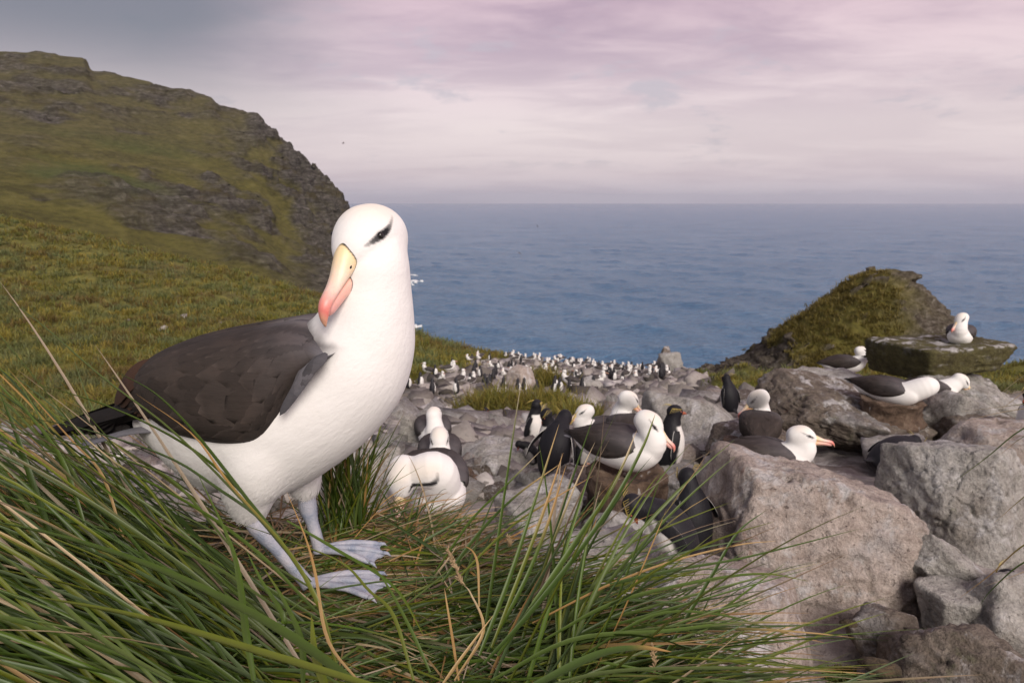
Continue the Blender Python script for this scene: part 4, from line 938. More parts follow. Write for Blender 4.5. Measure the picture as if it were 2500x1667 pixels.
def albatross(loc, yaw, label, head=(0.20, 0, 0.31), look=(1, 0, -0.1), roll=0.0, pitch=0.0, size=1.0, mid=None, bp=0.30, standing=False, tilt=0.0, voxel=0.009, neck=1.0):
    """resting albatross facing +x before yaw; head and look are in its own axes"""
    root = empty('albatross', loc, (roll, pitch, yaw), label=label, category='albatross', group='albatrosses of the colony'); root.scale = (size,)*3
    tb = [(-.345, .150, .115, .02), (-.27, .190, .055, .07), (-.16, .222, .020, .105), (-.05, .238, .002, .128), (.06, .240, .0, .134), (.15, .235, .015, .124), (.21, .222, .05, .104), (.25, .195, .09, .075), (.268, .165, .13, .03)]
    parts = [tube(cr_rings([((x, 0, t), (x, 0, b), w) for x, t, b, w in tb], 30), 26)]
    h = np.array(head, float); hd = Head(h, look, size=1.14, tilt=tilt); base_ = np.array((.145, 0, .14))
    m_ = np.array(mid, float) if mid is not None else np.array((.225+0.35*(h[0]-.2), h[1]*0.4, .215+0.3*(h[2]-.31)))
    pts = cr([base_, m_, h-hd.u*0.012-hd.f*0.01], 12)
    ref = (1, 0, 0.2) if abs(h[1]) > 0.1 else (0, 1, 0)
    parts += [pipe(pts, np.interp(np.linspace(0, 1, 12), [0, .35, .7, 1], np.array([.106, .088, .072, .060])*np.array([1, neck, neck, 1])), 22, 1.0, ref), hd.skull()]
    if standing:
        for s_ in (-1, 1): parts.append(pipe([(0.0, s_*.06, .10), (.0, s_*.065, .02), (.0, s_*.065, -.04)], [.06, .045, .02], 14, 1, (0, 1, 0)))
    jn = h-hd.f*0.03-hd.u*0.05
    me, co = fuse(parts, voxel, 3, lambda c: smooth01(np.linalg.norm(c-jn, axis=1), 0.13, 0.06)*smooth01(hd.loc(c)[0], 0.015, -0.01), 16)
    col = np.tile(WHITE, (len(co), 1)); hd.paint(co, col, 1.0)
    dk = smooth01(co[:, 0], .13, .03)*smooth01(co[:, 2], .165, .205)*smooth01(co[:, 0], -.34, -.26); col = col*(1-dk[:, None])+MANTLE*dk[:, None]
    me.materials.append(M_PLUM); set_col(me, col); link('body', me, root)
    hd.parts(root, bp, False, 1.02, 1.15); hd.eyes(root, me, 0.0066)
    wt = [(.165, .195, .165, .118), (.135, .222, .128, .136), (.08, .242, .095, .148), (0, .252, .075, .153), (-.09, .247, .068, .147), (-.17, .230, .078, .124), (-.25, .200, .103, .090), (-.32, .172, .123, .054), (-.375, .152, .137, .018)]
    def wc(u, v):
        c = BROWN*np.ones((len(u), 1))*1.05; f = (smooth01(u, 0.6, 0.1)*smooth01(v, 0.8, 0.2))[:, None]; return c*(1-f)+MANTLE*f
    for sd_ in (-1, 1):
        wg = Wing([((x, 0, t), (x, 0, b), w) for x, t, b, w in wt], sd_, 3.0, 34, 16); wo = wg.shell('wing', root, wc)
        rr = np.random.default_rng(9); sp = [(0.80-rw*0.10+rr.normal()*.01, 0.10+k*0.125+(rw % 2)*.06, 0.20, 0.085, 0.1, 0.004) for rw in range(7) for k in range(7)]
        wg.feathers('covert_feathers', wo, sp, wc, 3)
        for k in range(3): long_feather('primary_feather', wo, [np.array((-.26, sd_*.06, .15)), np.array((-.34, sd_*(.035-.006*k), .142)), np.array((-.42+.03*k, sd_*.012, .142))], .014, (0, sd_*.5, .85), (0.018, 0.016, 0.016))
    for k in range(3): long_feather('tail_feather', root, [np.array((-.26, (k-1)*.02, .13)), np.array((-.33, (k-1)*.035, .125)), np.array((-.39, (k-1)*.05, .125))], .02, (0, 0, 1), (0.16, 0.16, 0.18))
    if standing:
        for s_ in (-1, 1):
            V, Fc = pipe([(0.0, s_*.065, -.02), (-.01, s_*.065, -.07), (0.02, s_*.065, -.15)], [.013, .011, .012], 10, 1, (0, 1, 0)); lg = link('leg', mesh_from('leg', V, Fc, [M_LEG]), root)
            V, Fc = foot_mesh((.015, s_*.065, -.155), (1, 0.1*s_), .13); V[:, 2] += -.155; link('webbed_foot', mesh_from('webbed_foot', V, Fc, [M_LEG]), lg)
    return root

def mat_peng(nt):
    a = nt.attr().outputs[0]; n = nt.noise(nt.mapping(nt.obj, (1, 1, 0.4)), 90, 4, 0.6); n2 = nt.noise(nt.obj, 12, 4, 0.6)
    base(nt, nt.mix(nt.math('MULTIPLY', nt.sstep(n2, 0.45, 0.7), 0.3), a, nt.mix(1.0, a, (1.35, 1.25, 1.2), 'MULTIPLY')))
    nrm(nt, nt.bump(n, 0.5, 0.006)); nt.b.inputs['Specular IOR Level'].default_value = 0.3
M_PENG = material('penguin_plumage', mat_peng, 0.6)
M_PBILL = material('red_bill', lambda nt: base(nt, nt.ramp(nt.noise(nt.obj, 60, 3, 0.6), [(0.3, (0.24, 0.055, 0.025)), (0.7, (0.42, 0.12, 0.06))])), 0.4)
M_CREST = material('yellow_crest', lambda nt: base(nt, nt.ramp(nt.noise(nt.obj, 80, 3, 0.6), [(0.3, (0.50, 0.36, 0.06)), (0.7, (0.66, 0.54, 0.18))])), 0.6)
M_PFOOT = material('pink_feet', lambda nt: base(nt, nt.ramp(nt.noise(nt.obj, 40, 3, 0.6), [(0.3, (0.30, 0.15, 0.10)), (0.7, (0.46, 0.28, 0.21))])), 0.6)
PBLACK = np.array((0.011, 0.0105, 0.014)); PWHITE = np.array((0.74, 0.72, 0.69))
def penguin(loc, yaw, label, bend=0.0, head_turn=0.0, head_down=0.0, size=1.0, pitch=0.0, roll=0.0, flip=(0.15, 0.15), voxel=0.008, feet=True, fluff=0):
    """rockhopper penguin facing +x; bend curls the spine forward"""
    root = empty('penguin', loc, (roll, pitch, yaw), label=label, category='penguin', group='penguins of the colony'); root.scale = (size,)*3
    H_ = 0.50
    def warp(V):
        """curl about y as height grows"""
        V = np.asarray(V, float); z = V[:, 2]; zs = np.linspace(0, 0.6, 121); th = bend*smooth01(zs, 0.03, 0.42)
        cx = np.concatenate([[0], np.cumsum(np.sin(th[:-1])*(zs[1]-zs[0]))]); cz = np.concatenate([[0], np.cumsum(np.cos(th[:-1])*(zs[1]-zs[0]))])
        zc = np.clip(z, 0, 0.6); t = np.interp(zc, zs, th); x0 = np.interp(zc, zs, cx); z0 = np.interp(zc, zs, cz)
        return np.stack([x0+V[:, 0]*np.cos(t), V[:, 1], z0-V[:, 0]*np.sin(t)+np.minimum(z, 0)], -1)
    tb = [(.012, -.05, .035, .045), (.03, -.085, .062, .082), (.09, -.096, .085, .104), (.17, -.095, .098, .111), (.24, -.085, .092, .104), (.30, -.070, .070, .084), (.345, -.052, .050, .060), (.375, -.046, .047, .051)]
    body = tube(cr_rings([((xb, 0, z), (xf, 0, z), w) for z, xb, xf, w in tb], 30), 30)
    hz = 0.415; ct, st_ = math.cos(head_turn), math.sin(head_turn)
    prof = [(-.058, .006, .005), (-.050, .028, .026), (-.025, .046, .045), (0.0, .050, .050), (.025, .046, .045), (.045, .030, .031), (.056, .008, .009)]
    f = np.array((ct*math.cos(head_down), st_*math.cos(head_down), -math.sin(head_down))); l = np.array((-st_, ct, 0)); u = np.cross(f, l); c = np.array((.008, 0, hz))
    skull = tube(cr_rings([(c+f*a+u*r1, c+f*a-u*r1, r2, l) for a, r1, r2 in prof], 20), 24)
    tail = pipe([(-.06, 0, .07), (-.12, 0, .03), (-.16, 0, .012)], [.04, .022, .006], 12, 0.5)
    nk = pipe([(0, 0, .33), (.004, 0, .37), c], [.062, .052, .047], 20, 1, (0, 1, 0))
    me, co0 = fuse([body, skull, tail, nk], voxel, 3)
    ang = np.abs(np.arctan2(co0[:, 1], co0[:, 0]+0.012)); wb = smooth01(ang+0.06*pnoise(co0*30), R(82), R(68))*smooth01(co0[:, 2], .332, .322)*smooth01(co0[:, 2], .035, .055)
    hd_ = np.linalg.norm(co0-c, axis=1); wb = wb*smooth01(hd_, .058, .066)
    col = PBLACK*(1-wb[:, None])+PWHITE*wb[:, None]
    if fluff: col *= 0.55
    me.vertices.foreach_set('co', warp(co0).astype(np.float32).ravel()); me.update()
    me.materials.append(M_PENG); set_col(me, col); link('body', me, root)
    fl_top = np.array((0, .088, .292))
    for s_, fo in zip((-1, 1), flip):
        pts = np.array([(0.004, s_*.080, .300), (-.004, s_*(.100+fo*.04), .250), (-.016, s_*(.108+fo*.10), .185), (-.030, s_*(.104+fo*.16), .105)])
        p = cr(pts, 12); rg = []
        for i, q in enumerate(p):
            t = i/11; w = np.interp(t, [0, .2, .55, .85, 1], [.020, .030, .028, .020, .006]); rg.append((q+np.array((w, 0, 0)), q-np.array((w, 0, 0)), 0.006*(1-0.5*t), (0, 1, 0)))
        V, Fc = tube(rg, 14); cc = np.tile(PBLACK*0.9, (len(V), 1)); e = smooth01((V[:, 0]-np.repeat(p[:, 0], 14).tolist()[0] if False else V[:, 0]), 0.020, 0.028)[:, None]*0; cc = cc*(1-e)+PWHITE*e
        if not fluff:
            edge = np.zeros(len(V)); edge[:12*14] = np.tile((np.arange(14) == 10)*1.0, 12); cc = cc*(1-edge[:, None])+PWHITE*edge[:, None]
        link('flipper', mesh_from('flipper', warp(V), Fc, [M_PENG], colors=cc), root)
    b0 = c+f*.046-u*.008; V, Fc = tube([(b0-f*.01+u*.016, b0-f*.01-u*.015, .013, l), (b0+f*.012+u*.013, b0+f*.012-u*.013, .0105, l), (b0+f*.030+u*.009, b0+f*.030-u*.009, .0075, l), (b0+f*.044-u*.002, b0+f*.044-u*.009, .003, l)], 14)
    link('bill', mesh_from('bill', warp(V), Fc, [M_PBILL]), root)
    for s_ in (-1, 1):
        ec = c+f*.026+l*s_*.040+u*.012; V, Fc = tube([(ec+l*x*.006+u*math.sqrt(1.0001-x*x)*.006, ec+l*x*.006-u*math.sqrt(1.0001-x*x)*.006, math.sqrt(1.0001-x*x)*.006, f) for x in (-1, -.7, 0, .7, 1)], 10)
        link('eye', mesh_from('eye', warp(V), Fc, [M_PBILL]), root)
        if not fluff:
            prts = []
            for k in range(7):
                a0 = c+f*(.034-.008*k)+l*s_*(.036+.002*k)+u*(.026+.001*k); ln = .022+.0065*k
                prts.append(pipe([a0, a0-f*ln*.55+l*s_*.008+u*.006, a0-f*ln+l*s_*(.020+.003*k)-u*(.006+.003*k)], [.0018, .0015, .0005], 5))
            V, Fc = cat(prts); link('crest', mesh_from('crest', warp(V), Fc, [M_CREST]), root)
    if feet:
        for s_ in (-1, 1):
            V, Fc = foot_mesh((.0, s_*.045, 0), (1, 0.12*s_), .085); V[:, 2] = V[:, 2]*0.9
            link('foot', mesh_from('foot', V, Fc, [M_PFOOT]), root)
    return root

def put(px, row, y, dz=0): v = P(px, row, y); v.z += dz; return v
D = R
# tall nest, main resting bird
nest(put(1525, 1292, 3.62), .215, .36, 'tall brown mud nest under the large sitting albatross in mid scene', 1)
albatross(put(1512, 1148, 3.62, 0.02), D(-42), 'albatross sitting on the tall mud nest with pink tipped bill to the right', head=(.19, .0, .315), look=(.88, .28, -.45), size=.93, bp=.22)
# group at left behind the tuft
nest(put(1108, 1262, 4.5), .17, .30, 'mud nest under the left-hand pair of albatrosses', 2)
albatross(put(1075, 1150, 4.5, 0.0), D(-84), 'albatross facing the viewer above the preening one with bill pointing down', head=(.18, 0, .305), look=(.88, .02, -.40), size=.98, bp=.30)
nest(put(1100, 1165, 5.6), .17, .26, 'mud nest of the rear bird in the left-hand pair', 3)
albatross(put(1058, 1092, 5.6, 0.02), D(-78), 'rear albatross of the left-hand pair with its head turned away', head=(.13, 0, .31), look=(-.85, .25, .1), size=1.0, mid=(.21, 0, .21))
albatross(put(1062, 1238, 3.0, 0.0), D(-76), 'preening white albatross with lowered head behind the grass tuft', head=(.235, -.165, .265), look=(.50, -.22, -.74), size=1.0, mid=(.25, -.03, .285), neck=1.05, bp=.2, voxel=.007)
albatross(put(1475, 1084, 6.0, 0.0), D(185), 'albatross looking left beside the dark backed bird', head=(.19, 0, .312), look=(.98, .10, -.20), size=1.0)
albatross(put(1532, 1090, 5.0, 0.0), D(100), 'dark backed albatross seen from behind left of the tall nest', head=(.15, -.05, .325), look=(.25, -.88, -.45), size=1.0)
nest(put(1830, 1120, 5.0), .19, .14, 'low mud nest under the albatross looking back over its shoulder', 4)
albatross(put(1852, 1088, 5.0, 0.02), D(70), 'albatross seen from behind looking left over its shoulder on a low nest', head=(.12, .03, .315), look=(-.15, .85, -.50), size=1.0)
albatross(put(1865, 1152, 4.0, -0.03), D(-12), 'albatross peeping from behind the largest boulder with bill to the right', head=(.21, 0, .29), look=(1, .02, 0.03), size=.95, bp=.16)
nest(put(2170, 1030, 5.75), .25, .22, 'brown mud nest on the overhanging ledge', 5)
albatross(put(2165, 985, 5.75, 0.0), D(-48), 'albatross bowing on the ledge nest with its head tucked away', head=(.25, .22, .19), look=(-.2, .9, -.4), size=.92, mid=(.285, .09, .235), neck=1.12, pitch=R(4))
albatross(put(2262, 982, 6.8, 0.0), D(-8), 'albatross leaning forward beyond the ledge nest with orange bill', head=(.30, 0, .235), look=(.85, -.12, -.55), size=1.0, mid=(.24, 0, .20), bp=.15)
albatross(put(2062, 906, 9.3, -0.02), D(-4), 'albatross facing right on the pale rock below the crag', head=(.20, 0, .312), look=(1, .12, -.1), size=.98)
albatross(put(2180, 898, 9.0, 0.0), D(-20), 'albatross half hidden behind the mossy slab', head=(.14, 0, .312), look=(.5, .85, 0), size=.95)
albatross(put(2342, 842, 7.5, 0.0), D(-128), 'albatross resting on top of the mossy slab against the sea', head=(.17, 0, .34), look=(.80, -.45, -.42), size=.92)
# penguins
penguin(put(1632, 1142, 4.55), D(10), 'upright penguin with red bill in profile right of the tall nest', bend=.10, size=1.0, flip=(.1, .1))
penguin(put(1690, 1342, 3.15), D(108), 'hunched penguin seen from behind against the largest boulder', bend=.45, head_down=.7, size=.90, flip=(.3, .2))
penguin(put(1655, 1372, 2.62, -.03), D(172), 'crouching black penguin low behind the grass blades', bend=1.35, head_down=.4, size=.92, flip=(.0, .0), feet=False, pitch=R(0))
penguin(put(1350, 1162, 4.4), D(62), 'large penguin bending forward with its black back turned', bend=1.0, head_down=1.1, size=1.06, flip=(.35, .5))
penguin(put(1345, 1122, 5.5), D(-150), 'penguin with drooping head and red bill left of the bending one', bend=.25, head_down=.8, head_turn=-.3, size=1.0, flip=(.1, .1))
penguin(put(1306, 1085, 6.2), D(-35), 'penguin with white breast looking away behind the drooping one', bend=.05, head_turn=1.7, size=.97, flip=(.25, .2))
penguin(put(1186, 1058, 10.5), D(-55), 'small penguin standing alone with white front in the colony', bend=0.0, size=.95, voxel=.011)
penguin(put(1780, 1006, 7.8), D(115), 'black penguin standing on the grass edge with back turned', bend=.45, head_down=.2, size=1.0, voxel=.011)
penguin(put(2135, 1150, 4.6), D(15), 'penguin lying with white belly under the overhanging ledge', bend=.9, head_down=.3, size=.95, roll=R(0), pitch=R(35), voxel=.01, feet=False)
penguin(put(1300, 1132, 4.9), D(200), 'dark chick lying flat on the pale rock', bend=1.25, size=.55, fluff=1, voxel=.012, feet=False)
penguin(put(1420, 1135, 4.6), D(-20), 'dark chick behind the bending penguin', bend=.5, size=.6, fluff=1, voxel=.012)
penguin(put(2515, 1090, 5.2), D(190), 'black penguin cut off by the right edge', bend=.3, head_down=.4, size=1.1, voxel=.01)
penguin(put(2530, 1560, 2.9), D(170), 'black penguin crouching at the right edge behind hanging grass', bend=1.1, size=.9, voxel=.01, feet=False)

# far birds: too small to show their parts
def far_birds():
    parts = [tube([((-.33, 0, .15), (-.33, 0, .12), .03), ((-.15, 0, .22), (-.15, 0, .02), .10), ((.08, 0, .24), (.08, 0, 0), .13), ((.22, 0, .21), (.22, 0, .07), .09)], 10), pipe([(.13, 0, .15), (.22, 0, .25), (.19, 0, .33)], [.09, .075, .06], 8, 1, (0, 1, 0)),
             tube([((.12, 0, .37), (.12, 0, .36), .01), ((.15, 0, .42), (.15, 0, .31), .055), ((.22, 0, .41), (.22, 0, .32), .05), ((.27, 0, .37), (.27, 0, .35), .01)], 8)]
    n0 = len(cat(parts)[1])
    wing = tube([((.12, 0, .21), (.12, 0, .15), .11), ((0, 0, .255), (0, 0, .08), .155), ((-.2, 0, .235), (-.2, 0, .08), .125), ((-.45, 0, .15), (-.45, 0, .13), .02)], 10); bill = tube([((.26, 0, .37), (.26, 0, .34), .018), ((.38, 0, .345), (.38, 0, .325), .008)], 6)
    V, Fc = cat(parts+[wing, bill]); nw = len(wing[1])
    mi = [0]*n0+[1]*nw+[2]*(len(Fc)-n0-nw)
    m0 = material('far_white', lambda nt: base(nt, (0.80, 0.785, 0.76)), 0.85); m1 = material('far_brown', lambda nt: base(nt, nt.ramp(nt.noise(nt.obj, 20, 3, 0.6), [(0.3, (0.035, 0.028, 0.025)), (0.7, (0.08, 0.07, 0.065))])), 0.7); m2 = material('far_bill', lambda nt: base(nt, (0.7, 0.40, 0.28)), 0.5)
    me = mesh_from('albatross', V, Fc, [m0, m1, m2], midx=mi)
    pp = [tube([((-.06, 0, .01), (.05, 0, .01), .05), ((-.09, 0, .1), (.08, 0, .1), .10), ((-.08, 0, .25), (.085, 0, .25), .10), ((-.045, 0, .35), (.045, 0, .35), .05), ((-.045, 0, .42), (.05, 0, .42), .05), ((-.01, 0, .475), (.02, 0, .475), .015)], 10)]
    n1 = len(pp[0][1]); bel = tube([((.03, 0, .05), (.055, 0, .05), .05), ((.0, 0, .12), (.094, 0, .12), .085), ((.0, 0, .24), (.095, 0, .24), .08), ((.02, 0, .33), (.055, 0, .33), .04)], 8)
    V, Fc = cat(pp+[bel]); m3 = material('far_black', lambda nt: base(nt, (0.02, 0.019, 0.024)), 0.6)
    mp = mesh_from('penguin', V, Fc, [m3, m0], midx=[0]*n1+[1]*(len(Fc)-n1))
    r_ = np.random.default_rng(41); n = 0
    while n < 88:
        px = r_.uniform(960, 1655) if n < 88 else r_.uniform(-20, 450); y = math.exp(r_.uniform(math.log(21), math.log(55))) if n < 88 else r_.uniform(4.2, 5.6)
        if n % 3 == 0 and n < 88: y = r_.uniform(38, 54)
        x = (px-1250)/F*y/.975
        if grass_mask(np.array([x]), np.array([y]))[0] > .6: continue
        o = link('albatross', me, label='tiny white albatross sitting among the far colony rocks' if n < 88 else 'white albatross glimpsed between grass blades at left', category='albatross', group='far albatrosses of the colony' if n < 88 else 'albatrosses behind the left grass')
        o.location = (x, y, float(ground_z(x, y)[0])+0.14+0.006*y); o.rotation_euler = (0, 0, r_.uniform(0, 6.28)); s_ = r_.uniform(0.85, 1.05); o.scale = (s_, s_, s_); n += 1
    n = 0
    while n < 84:
        px = r_.uniform(960, 1640); y = math.exp(r_.uniform(math.log(18), math.log(54))); x = (px-1250)/F*y/.975
        if grass_mask(np.array([x]), np.array([y]))[0] > .5: continue
        o = link('penguin', mp, label='tiny black and white penguin standing among the far colony rocks', category='penguin', group='far penguins of the colony')
        o.location = (x, y, float(ground_z(x, y)[0])+0.10+0.004*y); o.rotation_euler = (0, 0, r_.uniform(0, 6.28)); n += 1
far_birds()

def flying():
    parts = [pipe([(-.42, 0, 0), (-.2, 0, .01), (.1, 0, .01), (.34, 0, .02), (.46, 0, .0)], [.02, .08, .10, .05, .015], 8)]
    for s_ in (-1, 1): parts.append(tube([((.10, s_*.05, .05), (-.12, s_*.05, .05), .012, (0, 0, 1)), ((.16, s_*.5, .14), (-.04, s_*.5, .14), .01, (0, 0, 1)), ((.02, s_*1.1, .06), (-.06, s_*1.1, .06), .004, (0, 0, 1))], 8))
    V, Fc = cat(parts); me = mesh_from('flying_bird', V, Fc, [material('dark_flight', lambda nt: base(nt, nt.ramp(nt.noise(nt.obj, 8, 3, 0.6), [(0.3, (0.05, 0.045, 0.045)), (0.7, (0.12, 0.11, 0.11))])), 0.7)])
    for px, row, y, a, b in ((1268, 618, 210, .6, .5), (1312, 552, 320, -.4, -.6), (2350, 602, 230, 1.2, .9), (838, 350, 200, .2, .4), (1432, 772, 170, .9, -.5)):
        o = link('flying_bird', me, label='tiny dark bird flying far out over the sea', category='bird', group='birds flying over the sea'); o.location = P(px, row, y); o.rotation_euler = (b, 0, a)
flying()
# ------------------------------------------------------------------ grass
def mat_blade(nt, tl=0.18):
    a = nt.attr().outputs[0]; n = nt.noise(nt.obj, 60, 3, 0.6)
    c = nt.mix(nt.math('MULTIPLY', nt.sstep(n, 0.5, 0.75), 0.35), a, nt.mix(1.0, a, (0.62, 0.62, 0.55), 'MULTIPLY'))
    base(nt, c); nt.b.inputs['Specular IOR Level'].default_value = 0.42
    tr = nt.new('ShaderNodeBsdfTranslucent'); nt.l.new(c, tr.inputs[0]); mx = nt.new('ShaderNodeMixShader'); mx.inputs[0].default_value = tl
    o = [n_ for n_ in nt.n if n_.type == 'OUTPUT_MATERIAL'][0]; nt.l.new(nt.b.outputs[0], mx.inputs[1]); nt.l.new(tr.outputs[0], mx.inputs[2]); nt.l.new(mx.outputs[0], o.inputs[0])
M_BLADE = material('grass_blade', mat_blade, 0.42); M_TURF = material('turf_blade', lambda nt: mat_blade(nt, 0.5), 0.6)
GREEN = np.array([(0.044, 0.080, 0.010), (0.076, 0.128, 0.014), (0.100, 0.145, 0.030), (0.135, 0.165, 0.014), (0.076, 0.120, 0.038)])
STRAW = np.array([(0.46, 0.31, 0.13), (0.40, 0.24, 0.08), (0.52, 0.41, 0.25), (0.34, 0.20, 0.08), (0.42, 0.34, 0.24), (0.26, 0.19, 0.12)])

def blade_arrays(p0, az, el, L, droop, w, twist, curl, S=12, pw=1.5):
    """p0 (n,3), angles/lengths (n,) -> centre lines (n,S,3)"""
    s = np.linspace(0, 1, S)[None, :]; e = el[:, None]-droop[:, None]*s**pw; a = az[:, None]+curl[:, None]*s
    dv = np.stack([np.cos(e)*np.cos(a), np.cos(e)*np.sin(a), np.sin(e)], -1)*(L/(S-1))[:, None, None]
    c = np.concatenate([np.zeros((len(p0), 1, 3)), np.cumsum(dv[:, :-1], 1)], 1)+p0[:, None, :]
    return c, dv/(np.linalg.norm(dv, axis=2)[..., None]+1e-12)
def blades_mesh(name, C, Dv, w, twist, base_col, tip_col, tip_at, fold=0.35, mat=None, flat=False):
    n, S, _ = C.shape; s = np.linspace(0, 1, S)[None, :]
    side = np.stack([-Dv[..., 1], Dv[..., 0], 0*Dv[..., 0]], -1); side /= np.linalg.norm(side, axis=2)[..., None]+1e-9
    up = np.cross(Dv, side); tw = twist[:, None]*(0.3+s); ct, st_ = np.cos(tw)[..., None], np.sin(tw)[..., None]
    sd_ = side*ct+up*st_; nu = up*ct-side*st_
    prof = np.minimum(1, 0.55+s*2.0)*np.clip(1-s**2.2, 0, 1)**0.8; ww = (w[:, None]*prof+0.0002)[..., None]*0.5
    if flat:
        V = np.stack([C-sd_*ww, C+sd_*ww], 2); a = (np.arange(n)*S*2)[:, None]+np.arange(S-1)[None, :]*2; Fc = np.stack([a, a+1, a+3, a+2], -1).reshape(-1, 4)
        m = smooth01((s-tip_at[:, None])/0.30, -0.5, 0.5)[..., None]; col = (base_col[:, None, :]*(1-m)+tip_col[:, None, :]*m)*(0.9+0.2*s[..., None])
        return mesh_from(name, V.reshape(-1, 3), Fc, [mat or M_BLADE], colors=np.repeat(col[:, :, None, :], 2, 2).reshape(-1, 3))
    V = np.stack([C-sd_*ww, C-nu*ww*fold*2, C+sd_*ww], 2)                     # n,S,3,3
    k = (np.arange(n)*S*3)[:, None, None]; i = np.arange(S-1)[None, :, None]; j = np.array([0, 1])[None, None, :]
    a = k+i*3+j; Fc = np.stack([a, a+1, a+4, a+3], -1).reshape(-1, 4)
    m = smooth01((s-tip_at[:, None])/0.30, -0.5, 0.5)[..., None]
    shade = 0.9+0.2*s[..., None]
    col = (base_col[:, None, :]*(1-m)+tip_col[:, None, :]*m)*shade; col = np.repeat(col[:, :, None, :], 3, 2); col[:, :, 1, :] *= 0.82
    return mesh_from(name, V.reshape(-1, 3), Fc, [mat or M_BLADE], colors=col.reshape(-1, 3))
def rnd_cols(r, n, dry=0.12, tipdry=0.3):
    g = GREEN[r.integers(len(GREEN), size=n)]*(0.75+0.5*r.random((n, 1))); t = STRAW[r.integers(len(STRAW), size=n)]*(0.7+0.45*r.random((n, 1)))
    isdry = r.random(n) < dry; g[isdry] = t[isdry]
    ta = np.where(r.random(n) < tipdry, r.uniform(0.55, 0.95, n), 1.6); ta[isdry] = 1.6
    return g, t, ta

# foreground mound: z of its top relative to the eye
MZ = HO.z-EYE
def mound_z(x, y):
    x = np.asarray(x, float); y = np.asarray(y, float)
    top = MZ-0.014+0.035*pnoise(np.stack([x*2.6, y*2.6, 0*x+2.2], -1))*smooth01(np.hypot(x+0.28, y-1.27), 0.18, 0.4)
    top = top-0.10*smooth01(y, 0.95, 0.55)-0.05*smooth01(x, -0.6, -1.4)
    edge_r = -0.06-0.5*(y-1.2)                                         # right-hand lip
    fall = np.maximum.reduce([smooth01(x, edge_r, edge_r+0.42), smooth01(y, 1.50, 2.05)*smooth01(x, -2.4, -1.6)*0+smooth01(y, 1.46, 1.85), smooth01(x, -1.6, -2.6)])
    return EYE+top-1.25*fall
def mat_mound(nt):
    n = nt.noise(nt.pos, 18, 5, 0.7); n2 = nt.noise(nt.mapping(nt.pos, (1, 5, 1), (0, 0, R(25))), 30, 3, 0.6)
    base(nt, nt.ramp(nt.math('ADD', nt.math('MULTIPLY', n, 0.6), nt.math('MULTIPLY', n2, 0.4)), [(0.3, (0.018, 0.013, 0.008)), (0.5, (0.055, 0.040, 0.022)), (0.7, (0.15, 0.105, 0.055))]))
    nrm(nt, nt.bump(n, 1.0, 0.03))
M_MOUND = material('peat', mat_mound, 0.95)
def build_mound():
    xs = np.linspace(-2.7, 1.0, 150); ys = np.linspace(-0.8, 2.3, 130); X, Y = np.meshgrid(xs, ys, indexing='ij'); x = X.ravel(); y = Y.ravel(); z = mound_z(x, y)
    z -= 0.25*smooth01(y, 0.45, -0.1)
    link('tussock_mound', mesh_from('tussock_mound', np.stack([x, y, z], -1), grid_faces(len(xs), len(ys)), [M_MOUND]), kind='structure')
build_mound()

def hero_clear(C, keep):
    """drop blades that would run through the standing bird"""
    q = C-np.array(HO)[None, None, :]; c, s_ = math.cos(-HYAW), math.sin(-HYAW); lx = q[..., 0]*c-q[..., 1]*s_; ly = q[..., 0]*s_+q[..., 1]*c; lz = q[..., 2]
    body = ((lx-0.02)/0.33)**2+(ly/0.17)**2+((lz-0.29)/0.21)**2 < 1
    legs = (np.abs(ly+0.01) < 0.12) & (lx > -0.16) & (lx < 0.22) & (lz < 0.20) & (lz > 0.006)
    tail = (lx < -0.2) & (lx > -0.55) & (np.abs(ly) < 0.05) & (lz > 0.16) & (lz < 0.36)
    bad = (body | legs).any(1)
    return keep & ~bad
def bundle(name, root, n, seed, xr, yr, azf, el, L, droop, w, dry, tipdry, lie=0.0, S=12, fold=0.35, pw=1.5, zoff=0.0, thin=None):
    r = np.random.default_rng(seed); x = r.uniform(*xr, n); y = r.uniform(*yr, n); p0 = np.stack([x, y, mound_z(x, y)+zoff+lie*r.random(n)-0.01], -1)
    az = azf(r, x, y); el_ = r.uniform(*el, n); L_ = r.uniform(*L, n); dr = r.uniform(*droop, n); w_ = r.uniform(*w, n); tw = r.normal(size=n)*0.7; cu = r.normal(size=n)*0.22
    C, Dv = blade_arrays(p0, az, el_, L_, dr, w_, tw, cu, S, pw)
    g, t, ta = rnd_cols(r, n, dry, tipdry)
    gz = mound_z(C[..., 0].ravel(), C[..., 1].ravel()).reshape(C.shape[:2])+0.004
    C[..., 2] = np.maximum(C[..., 2], np.where(gz > EYE-1.7, gz, -9e9))
    k = hero_clear(C, np.ones(n, bool))
    if thin is not None: k &= thin(C)
    return link(name, blades_mesh(name, C[k], Dv[k], w_[k], tw[k], g[k], t[k], ta[k], fold), root, kind='stuff')
TUS = empty("tussock_grass", (-0.2, 1.0, float(mound_z(np.array([-0.2]), np.array([1.0]))[0])), label='long windswept green and straw coloured tussock grass filling the foreground', category='tussock grass')
_ti = Matrix.Translation(-TUS.location)
def reparent_shift(o): o.location = -TUS.location
def L_az(c, sp): return lambda r, x, y: c+r.normal(size=len(x))*sp
no_face = lambda C: ((C[..., 2] < EYE-0.24) | (C[..., 0] < -0.62)).all(1)
reparent_shift(bundle('sweeping_blades', TUS, 1500, 21, (-1.00, -0.24), (0.74, 1.20), L_az(R(174), 0.20), (R(6), R(44)), (0.42, 0.82), (R(4), R(44)), (0.0045, 0.0085), 0.05, 0.26, thin=no_face))
